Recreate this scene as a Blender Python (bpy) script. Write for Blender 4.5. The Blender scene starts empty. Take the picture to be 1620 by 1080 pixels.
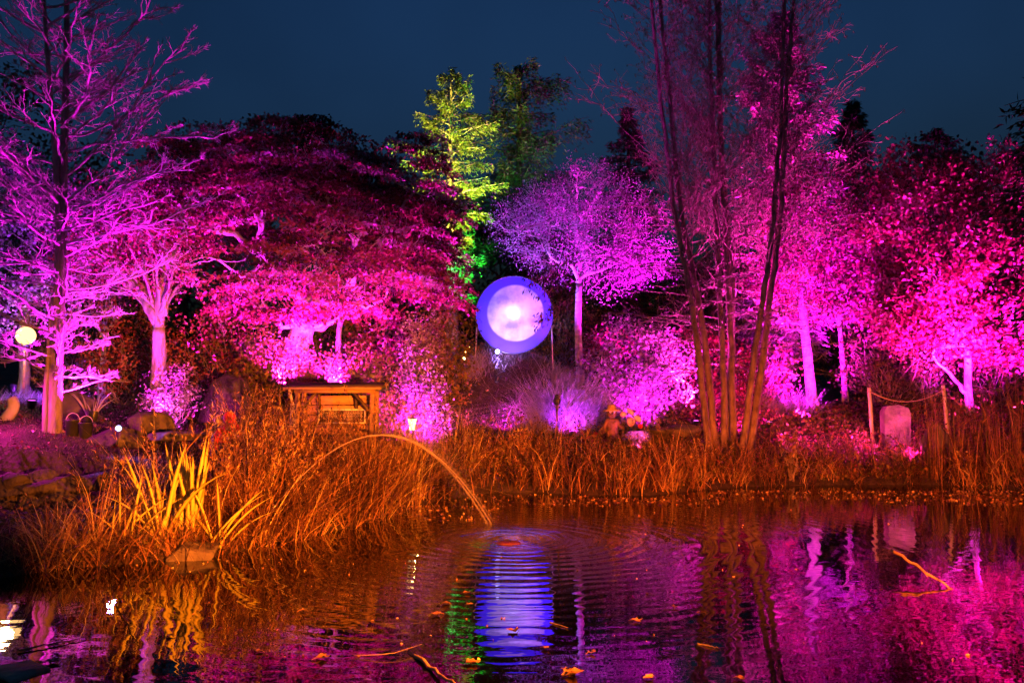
import bpy, math
import numpy as np
from mathutils import Vector
PI = math.pi
SC = bpy.context.scene
COL = SC.collection

# ---------------------------------------------------------------- camera, sky, moonlight, exposure
F = 1260.0
TH = math.atan(100.0 / F)
CAMH = 1.6
cd = bpy.data.cameras.new("camera"); cam = bpy.data.objects.new("camera", cd); COL.objects.link(cam)
cam.location = (0, 0, CAMH); cam.rotation_euler = (PI / 2 + TH, 0, 0)
cd.sensor_width = 36; cd.lens = 36 * F / 1620; cd.clip_start = 0.05; cd.clip_end = 600
SC.camera = cam
wd = bpy.data.worlds.new("World"); SC.world = wd; wd.use_nodes = True
nt = wd.node_tree; nt.nodes.clear()
sky = nt.nodes.new("ShaderNodeTexSky"); sky.sky_type = 'NISHITA'; sky.sun_disc = False
sky.sun_elevation = math.radians(-3); sky.sun_rotation = math.radians(200); sky.altitude = 300
tint = nt.nodes.new("ShaderNodeMix"); tint.data_type = 'RGBA'; tint.blend_type = 'MULTIPLY'
tint.inputs[0].default_value = 1.0; tint.inputs[7].default_value = (1.1, 4.1, 9.6, 1)
# thin night cloud: brightness wanders slowly over the sky
tc = nt.nodes.new("ShaderNodeTexCoord"); nz = nt.nodes.new("ShaderNodeTexNoise")
nz.inputs['Scale'].default_value = 1.6; nz.inputs['Detail'].default_value = 4
rp = nt.nodes.new("ShaderNodeMapRange"); rp.inputs[1].default_value = .3; rp.inputs[2].default_value = .7
rp.inputs[3].default_value = .55; rp.inputs[4].default_value = 1.35
cl = nt.nodes.new("ShaderNodeMix"); cl.data_type = 'RGBA'; cl.blend_type = 'MULTIPLY'; cl.inputs[0].default_value = 1
bg = nt.nodes.new("ShaderNodeBackground"); bg.inputs[1].default_value = 0.10
wo = nt.nodes.new("ShaderNodeOutputWorld")
L = nt.links.new
L(tc.outputs['Generated'], nz.inputs['Vector']); L(nz.outputs[0], rp.inputs[0])
L(sky.outputs[0], tint.inputs[6]); L(tint.outputs[2], cl.inputs[6]); L(rp.outputs[0], cl.inputs[7])
L(cl.outputs[2], bg.inputs[0]); L(bg.outputs[0], wo.inputs[0])
sl = bpy.data.lights.new("moonlight", 'SUN'); sl.energy = 0.006; sl.angle = math.radians(3); sl.color = (.6, .75, 1)
so = bpy.data.objects.new("moonlight", sl); COL.objects.link(so); so.rotation_euler = (math.radians(50), 0, math.radians(30))
SC.view_settings.view_transform = 'Standard'; SC.view_settings.look = 'None'
SC.view_settings.exposure = 0; SC.view_settings.gamma = 1
SC.cycles.use_denoising = True
SC.cycles.max_bounces = 6; SC.cycles.diffuse_bounces = 2; SC.cycles.glossy_bounces = 3
SC.cycles.transmission_bounces = 4; SC.cycles.transparent_max_bounces = 6
SC.cycles.sample_clamp_indirect = 4; SC.cycles.caustics_reflective = False; SC.cycles.caustics_refractive = False

MAG = (1, .008, .95); HOT = (1, .010, .42); VIO = (.40, .035, 1); ORG = (1, .21, .012); YEL = (1, .72, .10); GRN = (.03, 1, .10)
BLU = (.22, .17, 1); PINK = (1, .08, .75)

# ---------------------------------------------------------------- maths helpers
def ray(px, py):
    u = (px - 810) / F; v = (540 - py) / F
    return np.array([u, math.cos(TH) - v * math.sin(TH), math.sin(TH) + v * math.cos(TH)])
def P(px, py, D):
    r = ray(px, py); return np.array([0, 0, CAMH]) + r * (D / r[1])
def W(px, py, z=0.0):
    r = ray(px, py); return np.array([0, 0, CAMH]) + r * ((z - CAMH) / r[2])
def nrm(v):
    v = np.asarray(v, float); return v / (np.linalg.norm(v, axis=-1, keepdims=True) + 1e-9)
def RNG(s): return np.random.default_rng(s)

def vary(B):
    x, y = B[:, 0], B[:, 1]
    return (np.sin(x * 2.3 + 1.3 * np.sin(y * 1.9)) + np.sin(x * 5.7 + y * 3.1 + 2) + np.sin(x * 11.3 - y * 4.7) * .8 + np.sin(x * 1.1 - y * 2.2)) / 2.2
class MB:
    """collects polygons and builds them as one mesh"""
    def __init__(s): s.V = []; s.F = {}; s.n = 0; s.R = {}; s.M = {}
    def add(s, V, Fc, rnd=None, mat=0):
        V = np.asarray(V, float).reshape(-1, 3); Fc = np.asarray(Fc, int); k = Fc.shape[1]
        s.V.append(V); s.F.setdefault(k, []).append(Fc + s.n); s.n += len(V)
        s.R.setdefault(k, []).append(np.full(len(Fc), .5) if rnd is None else np.asarray(rnd, float))
        s.M.setdefault(k, []).append(np.full(len(Fc), mat, int)); return s
    def tube(s, pts, rad, n=6, cap=True, mat=0):
        pts = np.asarray(pts, float); m = len(pts); rad = np.broadcast_to(np.asarray(rad, float), (m,))
        T = np.gradient(pts, axis=0); T = nrm(T)
        ref = np.array([0.31, 0.2, 1.0]) if abs(T[0][2]) < .8 else np.array([1., .15, .1])
        A = nrm(np.cross(T, ref)); B = np.cross(T, A)
        a = np.arange(n) * 2 * PI / n
        V = pts[:, None] + rad[:, None, None] * (A[:, None] * np.cos(a)[None, :, None] + B[:, None] * np.sin(a)[None, :, None])
        i = np.arange(m - 1)[:, None] * n; j = np.arange(n)[None]; jn = (j + 1) % n
        Fc = np.stack([i + j, i + jn, i + n + jn, i + n + j], -1).reshape(-1, 4)
        s.add(V, Fc, mat=mat)
        if cap:
            o = s.n - m * n
            s.F.setdefault(n, []).append(np.array([list(range(o, o + n))[::-1], list(range(o + (m - 1) * n, o + m * n))]))
            s.R.setdefault(n, []).append(np.array([.5, .5])); s.M.setdefault(n, []).append(np.array([mat, mat]))
        return s
    def box(s, c, d, rz=0, rx=0, mat=0, jit=0, rng=None):
        c = np.asarray(c, float); d = np.asarray(d, float) / 2
        q = np.array([[x, y, z] for z in (-1, 1) for x, y in ((-1, -1), (1, -1), (1, 1), (-1, 1))], float)
        if jit: q = q * (1 + (rng.random((8, 1)) - .5) * jit)
        q = q * d
        cx, sx = math.cos(rx), math.sin(rx); q = q @ np.array([[1, 0, 0], [0, cx, sx], [0, -sx, cx]])
        cz, sz = math.cos(rz), math.sin(rz); q = q @ np.array([[cz, sz, 0], [-sz, cz, 0], [0, 0, 1]])
        s.add(q + c, [[0, 3, 2, 1], [4, 5, 6, 7], [0, 1, 5, 4], [1, 2, 6, 5], [2, 3, 7, 6], [3, 0, 4, 7]], mat=mat); return s
    def lathe(s, c, prof, n=20, sx=1, sy=1, mat=0):
        c = np.asarray(c, float); a = np.arange(n) * 2 * PI / n; m = len(prof)
        V = np.array([[r * math.cos(t) * sx, r * math.sin(t) * sy, z] for r, z in prof for t in a]) + c
        i = np.arange(m - 1)[:, None] * n; j = np.arange(n)[None]; jn = (j + 1) % n
        s.add(V, np.stack([i + j, i + jn, i + n + jn, i + n + j], -1).reshape(-1, 4), mat=mat); return s
    def ball(s, c, r, n=16, m=10, mat=0):
        r = np.broadcast_to(np.asarray(r, float), (3,))
        pr = [(max(math.sin(PI * k / m), 1e-3), -math.cos(PI * k / m)) for k in range(m + 1)]
        a = np.arange(n) * 2 * PI / n
        V = np.array([[q * math.cos(t) * r[0], q * math.sin(t) * r[1], z * r[2]] for q, z in pr for t in a]) + np.asarray(c)
        i = np.arange(m)[:, None] * n; j = np.arange(n)[None]; jn = (j + 1) % n
        s.add(V, np.stack([i + j, i + jn, i + n + jn, i + n + j], -1).reshape(-1, 4), mat=mat); return s
    def leaves(s, C, D, l, w, rng, six=False, mat=0, tone=None):
        """a small folded leaf at each point C pointing along D"""
        C = np.asarray(C, float); N = len(C)
        if N == 0: return s
        D = nrm(D); R = nrm(np.cross(D, rng.normal(size=(N, 3)))); U = np.cross(R, D)
        l = (l * (0.7 + .6 * rng.random(N)))[:, None]; w = (w * (0.7 + .6 * rng.random(N)))[:, None]
        if six:
            q = [C, C + D * l * .3 + R * w * .5 + U * w * .12, C + D * l * .68 + R * w * .38 + U * w * .05, C + D * l,
                 C + D * l * .68 - R * w * .38 + U * w * .05, C + D * l * .3 - R * w * .5 + U * w * .12]
        else:
            q = [C, C + D * l * .45 + R * w * .5 + U * w * .15, C + D * l, C + D * l * .45 - R * w * .5 + U * w * .15]
        k = len(q); V = np.stack(q, 1)
        s.add(V, np.arange(N * k).reshape(N, k), rng.random(N) if tone is None else np.clip(tone + rng.normal(size=N) * .16, 0, 1), mat); return s
    def blades(s, B, h, w, rng, lean=.3, curl=.3, S=4, az=None, mat=0):
        """curved ribbons rising from the points B"""
        B = np.asarray(B, float); N = len(B)
        if N == 0: return None
        h = np.broadcast_to(h, (N,)) * (.65 + .7 * rng.random(N)) if np.ndim(h) == 0 else h
        a = rng.random(N) * 2 * PI if az is None else az
        d = np.stack([np.cos(a), np.sin(a), 0 * a], 1); ln = lean * (.3 + 1.2 * rng.random(N)); cu = curl * (rng.random(N) ** 1.5) * 2
        b = rng.random(N) * 2 * PI; sd = np.stack([np.cos(b), np.sin(b), 0 * b], 1)
        V = np.zeros((N, S + 1, 2, 3))
        for k in range(S + 1):
            t = k / S
            c = B + d * (h * (ln * t + cu * t ** 2.5))[:, None] + np.array([0, 0, 1.]) * (h * (t - .55 * cu * t ** 2.5))[:, None]
            ww = w * (1 - t ** 1.6) + .0008
            V[:, k, 0] = c + sd * ww * .5; V[:, k, 1] = c - sd * ww * .5
        o = (np.arange(N) * (S + 1) * 2)[:, None, None]; k = (np.arange(S) * 2)[None, :, None]
        Fc = (o + k + np.array([0, 1, 3, 2])[None, None]).reshape(-1, 4)
        tone = np.clip(.48 + .26 * vary(B) + .24 * rng.normal(size=N), 0, 1)
        s.add(V, Fc, np.repeat(tone, S), mat)
        return c
    def build(s, name, mats, parent=None, smooth=False, origin=None):
        V = np.concatenate(s.V) if s.V else np.zeros((0, 3))
        org = np.array(origin, float) if origin is not None else (np.zeros(3) if parent is not None else V.mean(0))
        if parent is not None: off = np.array(parent.get('_o', (0, 0, 0)))
        else: off = org
        me = bpy.data.meshes.new(name); V = V - off
        me.vertices.add(len(V)); me.vertices.foreach_set('co', V.astype('f').ravel())
        idx = []; st = []; tot = []; rn = []; mi = []; p = 0
        for k, fs in s.F.items():
            f = np.concatenate(fs); idx.append(f.ravel()); st.append(p + np.arange(len(f)) * k); tot.append(np.full(len(f), k))
            p += f.size; rn.append(np.concatenate(s.R[k])); mi.append(np.concatenate(s.M[k]))
        idx = np.concatenate(idx); st = np.concatenate(st); tot = np.concatenate(tot); rn = np.concatenate(rn); mi = np.concatenate(mi)
        me.loops.add(len(idx)); me.loops.foreach_set('vertex_index', idx.astype('i'))
        me.polygons.add(len(st)); me.polygons.foreach_set('loop_start', st.astype('i')); me.polygons.foreach_set('loop_total', tot.astype('i'))
        me.polygons.foreach_set('material_index', mi.astype('i'))
        if smooth: me.polygons.foreach_set('use_smooth', np.ones(len(st), bool))
        at = me.attributes.new('rnd', 'FLOAT', 'FACE'); at.data.foreach_set('value', rn.astype('f'))
        me.update(calc_edges=True); me.validate()
        for m in (mats if isinstance(mats, (list, tuple)) else [mats]): me.materials.append(m)
        o = bpy.data.objects.new(name, me); COL.objects.link(o)
        if parent is not None: o.parent = parent; o['_o'] = tuple(parent.get('_o', (0, 0, 0)))
        else: o.location = org; o['_o'] = tuple(org)
        return o

def thing(name, label, cat, loc, group=None):
    o = bpy.data.objects.new(name, None); COL.objects.link(o); o.location = [float(v) for v in loc]; o.empty_display_size = .1
    o['_o'] = tuple(float(v) for v in loc); o['label'] = label; o['category'] = cat
    if group: o['group'] = group
    return o
def tag(o, label, cat, group=None):
    o['label'] = label; o['category'] = cat
    if group: o['group'] = group
    return o
def kind(o, k, label=None, cat=None):
    o['kind'] = k
    if label: o['label'] = label
    if cat: o['category'] = cat
    return o

# ---------------------------------------------------------------- materials
def newmat(name):
    m = bpy.data.materials.new(name); m.use_nodes = True; t = m.node_tree; t.nodes.clear()
    return m, t, t.nodes.new("ShaderNodeOutputMaterial")
def ramp(t, src, cols):
    r = t.nodes.new("ShaderNodeValToRGB"); e = r.color_ramp.elements
    while len(e) < len(cols): e.new(.5)
    for k, (p_, c) in enumerate(cols): e[k].position = p_; e[k].color = (*c, 1)
    t.links.new(src, r.inputs[0]); return r.outputs[0]
def leafmat(name, cols, trans=.35, rough=.55, pw=1.0):
    m, t, out = newmat(name)
    a = t.nodes.new("ShaderNodeAttribute"); a.attribute_name = 'rnd'
    c = ramp(t, a.outputs['Fac'], [((i / (len(cols) - 1)) ** pw, q) for i, q in enumerate(cols)])
    p = t.nodes.new("ShaderNodeBsdfPrincipled"); p.inputs['Roughness'].default_value = rough
    p.inputs['Specular IOR Level'].default_value = .35
    tr = t.nodes.new("ShaderNodeBsdfTranslucent"); mx = t.nodes.new("ShaderNodeMixShader"); mx.inputs[0].default_value = trans
    t.links.new(c, p.inputs['Base Color']); t.links.new(c, tr.inputs[0])
    t.links.new(p.outputs[0], mx.inputs[1]); t.links.new(tr.outputs[0], mx.inputs[2]); t.links.new(mx.outputs[0], out.inputs[0])
    return m
def noisemat(name, c1, c2, scale=6, rough=.85, bump=.3, stretch=(1, 1, 1), detail=6, spec=.3, bscale=None, dist=.02):
    m, t, out = newmat(name)
    tc = t.nodes.new("ShaderNodeTexCoord"); mp = t.nodes.new("ShaderNodeMapping"); mp.inputs['Scale'].default_value = stretch
    n = t.nodes.new("ShaderNodeTexNoise"); n.inputs['Scale'].default_value = scale; n.inputs['Detail'].default_value = detail
    t.links.new(tc.outputs['Object'], mp.inputs[0]); t.links.new(mp.outputs[0], n.inputs['Vector'])
    c = ramp(t, n.outputs[0], [(.3, c1), (.7, c2)])
    p = t.nodes.new("ShaderNodeBsdfPrincipled"); p.inputs['Roughness'].default_value = rough; p.inputs['Specular IOR Level'].default_value = spec
    n2 = t.nodes.new("ShaderNodeTexNoise"); n2.inputs['Scale'].default_value = bscale or scale * 3; n2.inputs['Detail'].default_value = 5
    t.links.new(mp.outputs[0], n2.inputs['Vector'])
    b = t.nodes.new("ShaderNodeBump"); b.inputs['Strength'].default_value = bump; b.inputs['Distance'].default_value = dist
    t.links.new(n2.outputs[0], b.inputs['Height']); t.links.new(b.outputs[0], p.inputs['Normal'])
    t.links.new(c, p.inputs['Base Color']); t.links.new(p.outputs[0], out.inputs[0])
    return m
def emat(name, col, s):
    m, t, out = newmat(name); e = t.nodes.new("ShaderNodeEmission"); e.inputs[0].default_value = (*col, 1); e.inputs[1].default_value = s
    t.links.new(e.outputs[0], out.inputs[0]); return m

M = {}
M['bark_dark'] = noisemat('bark_dark', (.06, .035, .03), (.17, .11, .09), 9, stretch=(1, 1, .25), bump=1, dist=.03)
M['bark_mid'] = noisemat('bark_mid', (.13, .09, .08), (.30, .23, .21), 9, stretch=(1, 1, .25), bump=1, dist=.03)
M['bark_pale'] = noisemat('bark_pale', (.22, .18, .17), (.50, .44, .42), 7, stretch=(1, 1, 1.8), bump=.8, dist=.02)
M['bark_alder'] = noisemat('bark_alder', (.08, .05, .05), (.26, .18, .17), 8, stretch=(1, 1, .5), bump=1, dist=.03)
M['bark_twig'] = noisemat('bark_twig', (.20, .15, .16), (.40, .33, .34), 9, bump=.6, dist=.01)
M['bark_black'] = noisemat('bark_black', (.02, .012, .01), (.06, .04, .03), 9, stretch=(1, 1, .3), bump=1, dist=.03)
M['leaf_maple'] = leafmat('leaf_maple', [(.02, .004, .006), (.13, .02, .022), (.30, .055, .07), (.44, .2, .36)], .3)
M['leaf_pink'] = leafmat('leaf_pink', [(.04, .015, .035), (.14, .06, .12), (.34, .19, .32), (.54, .42, .54)], .35)
M['leaf_red'] = leafmat('leaf_red', [(.035, .005, .008), (.14, .016, .03), (.36, .055, .13), (.5, .26, .42)], .35)
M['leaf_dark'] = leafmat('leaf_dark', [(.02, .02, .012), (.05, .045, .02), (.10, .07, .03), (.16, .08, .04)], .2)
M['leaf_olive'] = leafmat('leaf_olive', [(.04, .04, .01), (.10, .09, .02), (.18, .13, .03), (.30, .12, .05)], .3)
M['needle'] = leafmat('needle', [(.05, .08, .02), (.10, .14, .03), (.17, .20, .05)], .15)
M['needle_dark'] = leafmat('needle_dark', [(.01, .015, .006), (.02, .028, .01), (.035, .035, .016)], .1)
M['needle_pink'] = leafmat('needle_pink', [(.06, .035, .05), (.18, .11, .16), (.38, .26, .36)], .2)
M['reed'] = leafmat('reed', [(.025, .010, .008), (.10, .04, .022), (.34, .15, .07), (.55, .42, .15)], .25, pw=.75)
M['reed_dim'] = leafmat('reed_dim', [(.025, .01, .008), (.08, .035, .025), (.24, .09, .06), (.45, .24, .10)], .25, pw=.75)
M['leaf_float'] = leafmat('leaf_float', [(.05, .02, .01), (.12, .05, .02), (.2, .09, .04)], .1)
M['iris'] = leafmat('iris', [(.50, .46, .07), (.64, .58, .10), (.72, .66, .12)], .3, .45)
M['lawn'] = leafmat('lawn', [(.04, .03, .02), (.09, .07, .04), (.16, .11, .08), (.24, .16, .14)], .2)
M['pale_grass'] = leafmat('pale_grass', [(.2, .16, .16), (.38, .33, .36), (.55, .5, .52)], .3)
M['soil'] = noisemat('soil', (.022, .014, .009), (.07, .045, .03), 3, bump=1, dist=.06, bscale=14)
M['stone'] = noisemat('stone', (.10, .08, .07), (.26, .22, .19), 4, bump=.8, dist=.05)
M['stone_dark'] = noisemat('stone_dark', (.04, .03, .025), (.12, .095, .08), 3.5, bump=1, dist=.09, bscale=6)
M['wood'] = noisemat('wood', (.24, .13, .07), (.42, .26, .15), 5, stretch=(.6, 3, 3), bump=.5, dist=.01)
M['wood_light'] = noisemat('wood_light', (.34, .17, .08), (.62, .36, .18), 4, stretch=(.5, 3, 4), bump=.6, dist=.01)
M['wood_dark'] = noisemat('wood_dark', (.05, .03, .02), (.12, .08, .06), 5, stretch=(.6, 3, 3), bump=.5, dist=.01)
M['wood_pale'] = noisemat('wood_pale', (.40, .33, .27), (.62, .54, .46), 7, stretch=(2, 2, .5), bump=.4, dist=.01)
M['black'] = noisemat('black', (.012, .012, .014), (.03, .03, .035), 9, rough=.35, bump=.05, spec=.5)
M['white'] = noisemat('white', (.62, .6, .55), (.8, .78, .74), 4, rough=.5, bump=.05)
M['red'] = noisemat('red', (.42, .02, .03), (.55, .04, .05), 4, rough=.6, bump=.1)
M['red_dull'] = noisemat('red_dull', (.05, .008, .02), (.11, .02, .04), 40, rough=.5, bump=.6)
M['rope'] = noisemat('rope', (.3, .18, .14), (.5, .35, .28), 30, bump=.5, dist=.01)
M['straw'] = noisemat('straw', (.42, .26, .08), (.62, .42, .16), 22, bump=.8, dist=.01)
M['cloth_brown'] = noisemat('cloth_brown', (.10, .05, .03), (.24, .11, .06), 12, bump=.4, dist=.01)
M['cloth_pink'] = noisemat('cloth_pink', (.65, .3, .45), (.8, .5, .62), 8, bump=.3, dist=.01)
M['cloth_blue'] = noisemat('cloth_blue', (.04, .04, .16), (.08, .07, .28), 8, bump=.3, dist=.01)
M['text'] = noisemat('text', (.1, .04, .03), (.14, .06, .05), 8, bump=.0)
M['lens_blue'] = emat('lens_blue', (.45, .42, 1), 10)
M['lens_soft'] = emat('lens_soft', (.5, .5, 1), 4)
M['lens_white'] = emat('lens_white', (1, .75, 1), 14)
M['lens_mag'] = emat('lens_mag', (1, .15, .9), 1.6)
M['globe'] = emat('globe', (1, .55, .20), 3.2)
M['lantern'] = emat('lantern', (1, .66, .28), 4.0)

# ---------------------------------------------------------------- terrain
shore_px = [(-420, 930), (-200, 922), (0, 915), (100, 900), (180, 895), (270, 886), (330, 882), (400, 868), (480, 850), (560, 834), (640, 806), (700, 791),
            (780, 779), (860, 780), (930, 783), (1030, 784), (1110, 775), (1200, 769), (1330, 767), (1450, 766), (1560, 770), (1620, 776), (1760, 790), (1950, 830)]
shore = [tuple(W(x, y)[:2]) for x, y in shore_px]
poly = np.array([(-14, 1.0), (-13.0, 5.0)] + shore + [(15.5, 9), (14, 1.0)])
def sdist(X, Y):
    p = np.stack([X, Y], -1).reshape(-1, 2); d = np.full(len(p), 1e9); ins = np.zeros(len(p), bool)
    for a, b in zip(poly, np.roll(poly, -1, 0)):
        e = b - a; w = p - a; t = np.clip((w @ e) / (e @ e), 0, 1); d = np.minimum(d, np.hypot(*(w - t[:, None] * e).T))
        c = ((a[1] > p[:, 1]) != (b[1] > p[:, 1])) & (p[:, 0] < (b[0] - a[0]) * (p[:, 1] - a[1]) / (b[1] - a[1] + 1e-12) + a[0])
        ins ^= c
    return np.where(ins, -d, d).reshape(np.shape(X))
INL = W(40, 838)
def gz(X, Y):
    X = np.asarray(X, float); Y = np.asarray(Y, float); d = sdist(X, Y)
    z = np.interp(d, [-4, -1, -.2, 0, .12, .5, 1.2, 3, 6, 12, 30], [-1.2, -.6, -.15, -.02, .07, .15, .28, .85, 1.45, 1.75, 2.2])
    z = z + 1.75 * np.exp(-(((X + .35) / 2.5) ** 2 + ((Y - 22.9) / 2.0) ** 2)) + np.clip(Y - 31, 0, 40) * .13
    e = ((X - INL[0]) / 1.5) ** 2 + ((Y - INL[1] + .1) / .62) ** 2
    left = 1 / (1 + np.exp((X + 3.4) * 2.5))
    z = z * (1 - left * np.exp(-((Y - 9.2) / 1.0) ** 2) * .55 * (d > 0))
    z = np.where(d > .25, np.minimum(z, -.45 + .75 * e ** .7) * (e < 1.6) + z * (e >= 1.6), z)
    z = z + (d > .1) * .035 * (np.sin(X * 2.1 + Y) + np.sin(Y * 1.7 - X * .8) + .5 * np.sin(X * 5.1) * np.cos(Y * 4.3)) * np.clip(d, 0, 1)
    z = np.where(Y < 2.5, np.minimum(z, .5), z)
    return z
def G(px, D, py=None):
    x = (P(px, 600, D) if py is None else P(px, py, D))[0]; return np.array([x, D, float(gz(np.array([x]), np.array([D]))[0])])
xs = np.unique(np.concatenate([np.linspace(-70, -14, 20), np.arange(-14, 17, .16), np.linspace(17, 70, 20)]))
ys = np.unique(np.concatenate([np.linspace(-20, 1, 8), np.arange(1, 28, .16), np.arange(28, 45, .8), np.linspace(45, 110, 16)]))
XX, YY = np.meshgrid(xs, ys); ZZ = gz(XX, YY); nx, ny = len(xs), len(ys)
i = (np.arange(ny - 1)[:, None] * nx + np.arange(nx - 1)[None]).ravel()
g = MB(); g.add(np.stack([XX, YY, ZZ], -1), np.stack([i, i + 1, i + nx + 1, i + nx], -1))
kind(g.build('ground', M['soil'], smooth=True, origin=(0, 0, 0)), 'structure')

# water with real-scale ripples spreading from the splash
SPL = W(812, 852)
def water_mat():
    m, t, out = newmat('pond_water'); N = t.nodes.new; K = t.links.new
    tc = N("ShaderNodeTexCoord")
    def math_(op, a, b=None, c=None):
        n = N("ShaderNodeMath"); n.operation = op
        for q, v in enumerate((a, b, c)):
            if v is None: continue
            if isinstance(v, (int, float)): n.inputs[q].default_value = v
            else: K(v, n.inputs[q])
        return n.outputs[0]
    def noise(vec, sc, det=3, scale=(1, 1, 1)):
        mp = N("ShaderNodeMapping"); mp.inputs['Scale'].default_value = scale; K(vec, mp.inputs[0])
        n = N("ShaderNodeTexNoise"); n.inputs['Scale'].default_value = sc; n.inputs['Detail'].default_value = det; K(mp.outputs[0], n.inputs['Vector']); return n.outputs[0]
    vm = N("ShaderNodeVectorMath"); vm.operation = 'SUBTRACT'; K(tc.outputs['Object'], vm.inputs[0]); vm.inputs[1].default_value = (SPL[0], SPL[1], 0)
    ln = N("ShaderNodeVectorMath"); ln.operation = 'LENGTH'; K(vm.outputs[0], ln.inputs[0]); r = ln.outputs['Value']
    wob = noise(tc.outputs['Object'], .8, 2)
    r2 = math_('ADD', r, math_('MULTIPLY', wob, .5))
    rings = math_('SINE', math_('MULTIPLY', r2, 2 * PI / .21))
    rings2 = math_('SINE', math_('MULTIPLY', r2, 2 * PI / .083))
    fall = math_('DIVIDE', 1.0, math_('ADD', 1.0, math_('POWER', math_('MULTIPLY', r, .36), 2.6)))
    amp = noise(tc.outputs['Object'], .5, 2)
    h1 = math_('MULTIPLY', math_('MULTIPLY', rings, fall), .0013)
    h1b = math_('MULTIPLY', math_('MULTIPLY', rings2, fall), math_('MULTIPLY', amp, .00022))
    ch = math_('MULTIPLY', noise(tc.outputs['Object'], 2.6, 3, (.6, 1, 1)), .0032)
    sm = math_('MULTIPLY', noise(tc.outputs['Object'], 11, 2, (.5, 1, 1)), .0002)
    inner = math_('MINIMUM', math_('MAXIMUM', math_('MULTIPLY', math_('SUBTRACT', 1.0, math_('DIVIDE', r, 1.0)), 2.5), 0.0), 1.0)
    core = math_('MULTIPLY', inner, math_('ADD', math_('MULTIPLY', noise(tc.outputs['Object'], 15, 3), .0042), math_('MULTIPLY', rings2, .0014)))
    h = math_('ADD', math_('ADD', math_('ADD', h1, h1b), math_('ADD', ch, sm)), core)
    b = N("ShaderNodeBump"); b.inputs['Strength'].default_value = 1; b.inputs['Distance'].default_value = 1; K(h, b.inputs['Height'])
    p = N("ShaderNodeBsdfPrincipled"); p.inputs['Base Color'].default_value = (.0008, .0004, .0003, 1)
    p.inputs['Roughness'].default_value = .015; p.inputs['IOR'].default_value = 1.8; K(b.outputs[0], p.inputs['Normal'])
    K(p.outputs[0], out.inputs[0]); return m
M['water'] = water_mat()
wq = MB(); wq.add([(-16, -1, 0), (17, -1, 0), (17, 18, 0), (-16, 18, 0)], [[0, 1, 2, 3]])
kind(wq.build('water', M['water'], origin=(0, 0, 0)), 'structure')

# ---------------------------------------------------------------- lamps
def light(name, kind_, loc, target, col, power, size=60, blend=.6, radius=.06, parent=None):
    l = bpy.data.lights.new(name, kind_); l.energy = power * ((2.4 if col[1] > .09 and col[2] < .3 else 4.9) if kind_ == 'SPOT' else 1.7); l.color = col
    if kind_ == 'SPOT': l.spot_size = math.radians(size); l.spot_blend = blend
    l.shadow_soft_size = radius
    o = bpy.data.objects.new(name, l); COL.objects.link(o)
    o.location = [float(v) for v in loc]
    if target is not None:
        o.rotation_euler = Vector([float(a - b) for a, b in zip(target, loc)]).to_track_quat('-Z', 'Y').to_euler()
    if parent is not None:
        o.parent = parent; o.location = [float(a - b) for a, b in zip(loc, parent['_o'])]
    return o
def flood(loc, target, col, power, label, size=70, s=1.0, lens='lens_mag', blend=.7, stake=.12, group='garden floodlights', box=False, added_visor=0):
    """a round or square floodlight on a short stake, aimed at its target"""
    loc = np.array(loc, float); t = thing('floodlight', label, 'floodlight', loc, group)
    ax = nrm(np.array(target) - loc); c = loc + np.array([0, 0, stake + .06 * s])
    b = MB()
    if box:
        up = np.array([0, 0, 1.]); R = nrm(np.cross(ax, up)); U = np.cross(R, ax); q = []
        for dd, e in ((-.05, .8), (.05, 1.)):
            for u, v in ((-1, -1), (1, -1), (1, 1), (-1, 1)): q.append(c + ax * dd * s + R * u * .11 * s * e + U * v * .075 * s * e)
        b.add(q, [[0, 3, 2, 1], [0, 1, 5, 4], [1, 2, 6, 5], [2, 3, 7, 6], [3, 0, 4, 7]])
        b.build('housing', M['black'], t)
        l = MB(); l.add([c + ax * .035 * s + R * u * .095 * s + U * v * .06 * s for u, v in ((-1, -1), (1, -1), (1, 1), (-1, 1))], [[0, 1, 2, 3]]); l.build('lens', M[lens], t)
    else:
        b.tube([c - ax * .09 * s, c - ax * .08 * s, c + ax * .05 * s, c + ax * .065 * s], [.03 * s, .055 * s, .075 * s, .08 * s], 14, cap=False)
        b.add([c - ax * .089 * s + .03 * s * np.array([math.cos(a), math.sin(a), 0]) for a in np.arange(6) * PI / 3], [[0, 1, 2, 3, 4, 5]])
        b.build('housing', M['black'], t)
        l = MB(); l.tube([c + ax * .045 * s, c + ax * .05 * s], [.068 * s, .068 * s], 14); l.build('lens', M[lens], t)
    if added_visor:  # wide out-of-view plate, added only to cut off the upward amber light
        v = MB(); hd = nrm(np.array([ax[0], ax[1], 0])); rr = np.array([hd[1], -hd[0], 0]); z0 = c + ax * .10 * s + np.array([0, 0, added_visor])
        q = [z0 - rr * .45 - hd * .30, z0 + rr * .45 - hd * .30, z0 + rr * .62 + hd * .42, z0 - rr * .62 + hd * .42]
        v.add(q + [p + (0, 0, .008) for p in q], [[0, 1, 2, 3], [7, 6, 5, 4], [0, 4, 5, 1], [1, 5, 6, 2], [2, 6, 7, 3], [3, 7, 4, 0]]); v.build('added_visor', M['black'], t)
    k = MB(); k.tube([loc - (0, 0, .15), loc + (0, 0, stake)], .012 * s, 6); k.build('stake', M['black'], t)
    light('lamp', 'SPOT', c + ax * .10 * s, target, col, power, size, blend, .05, t)
    return t

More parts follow.
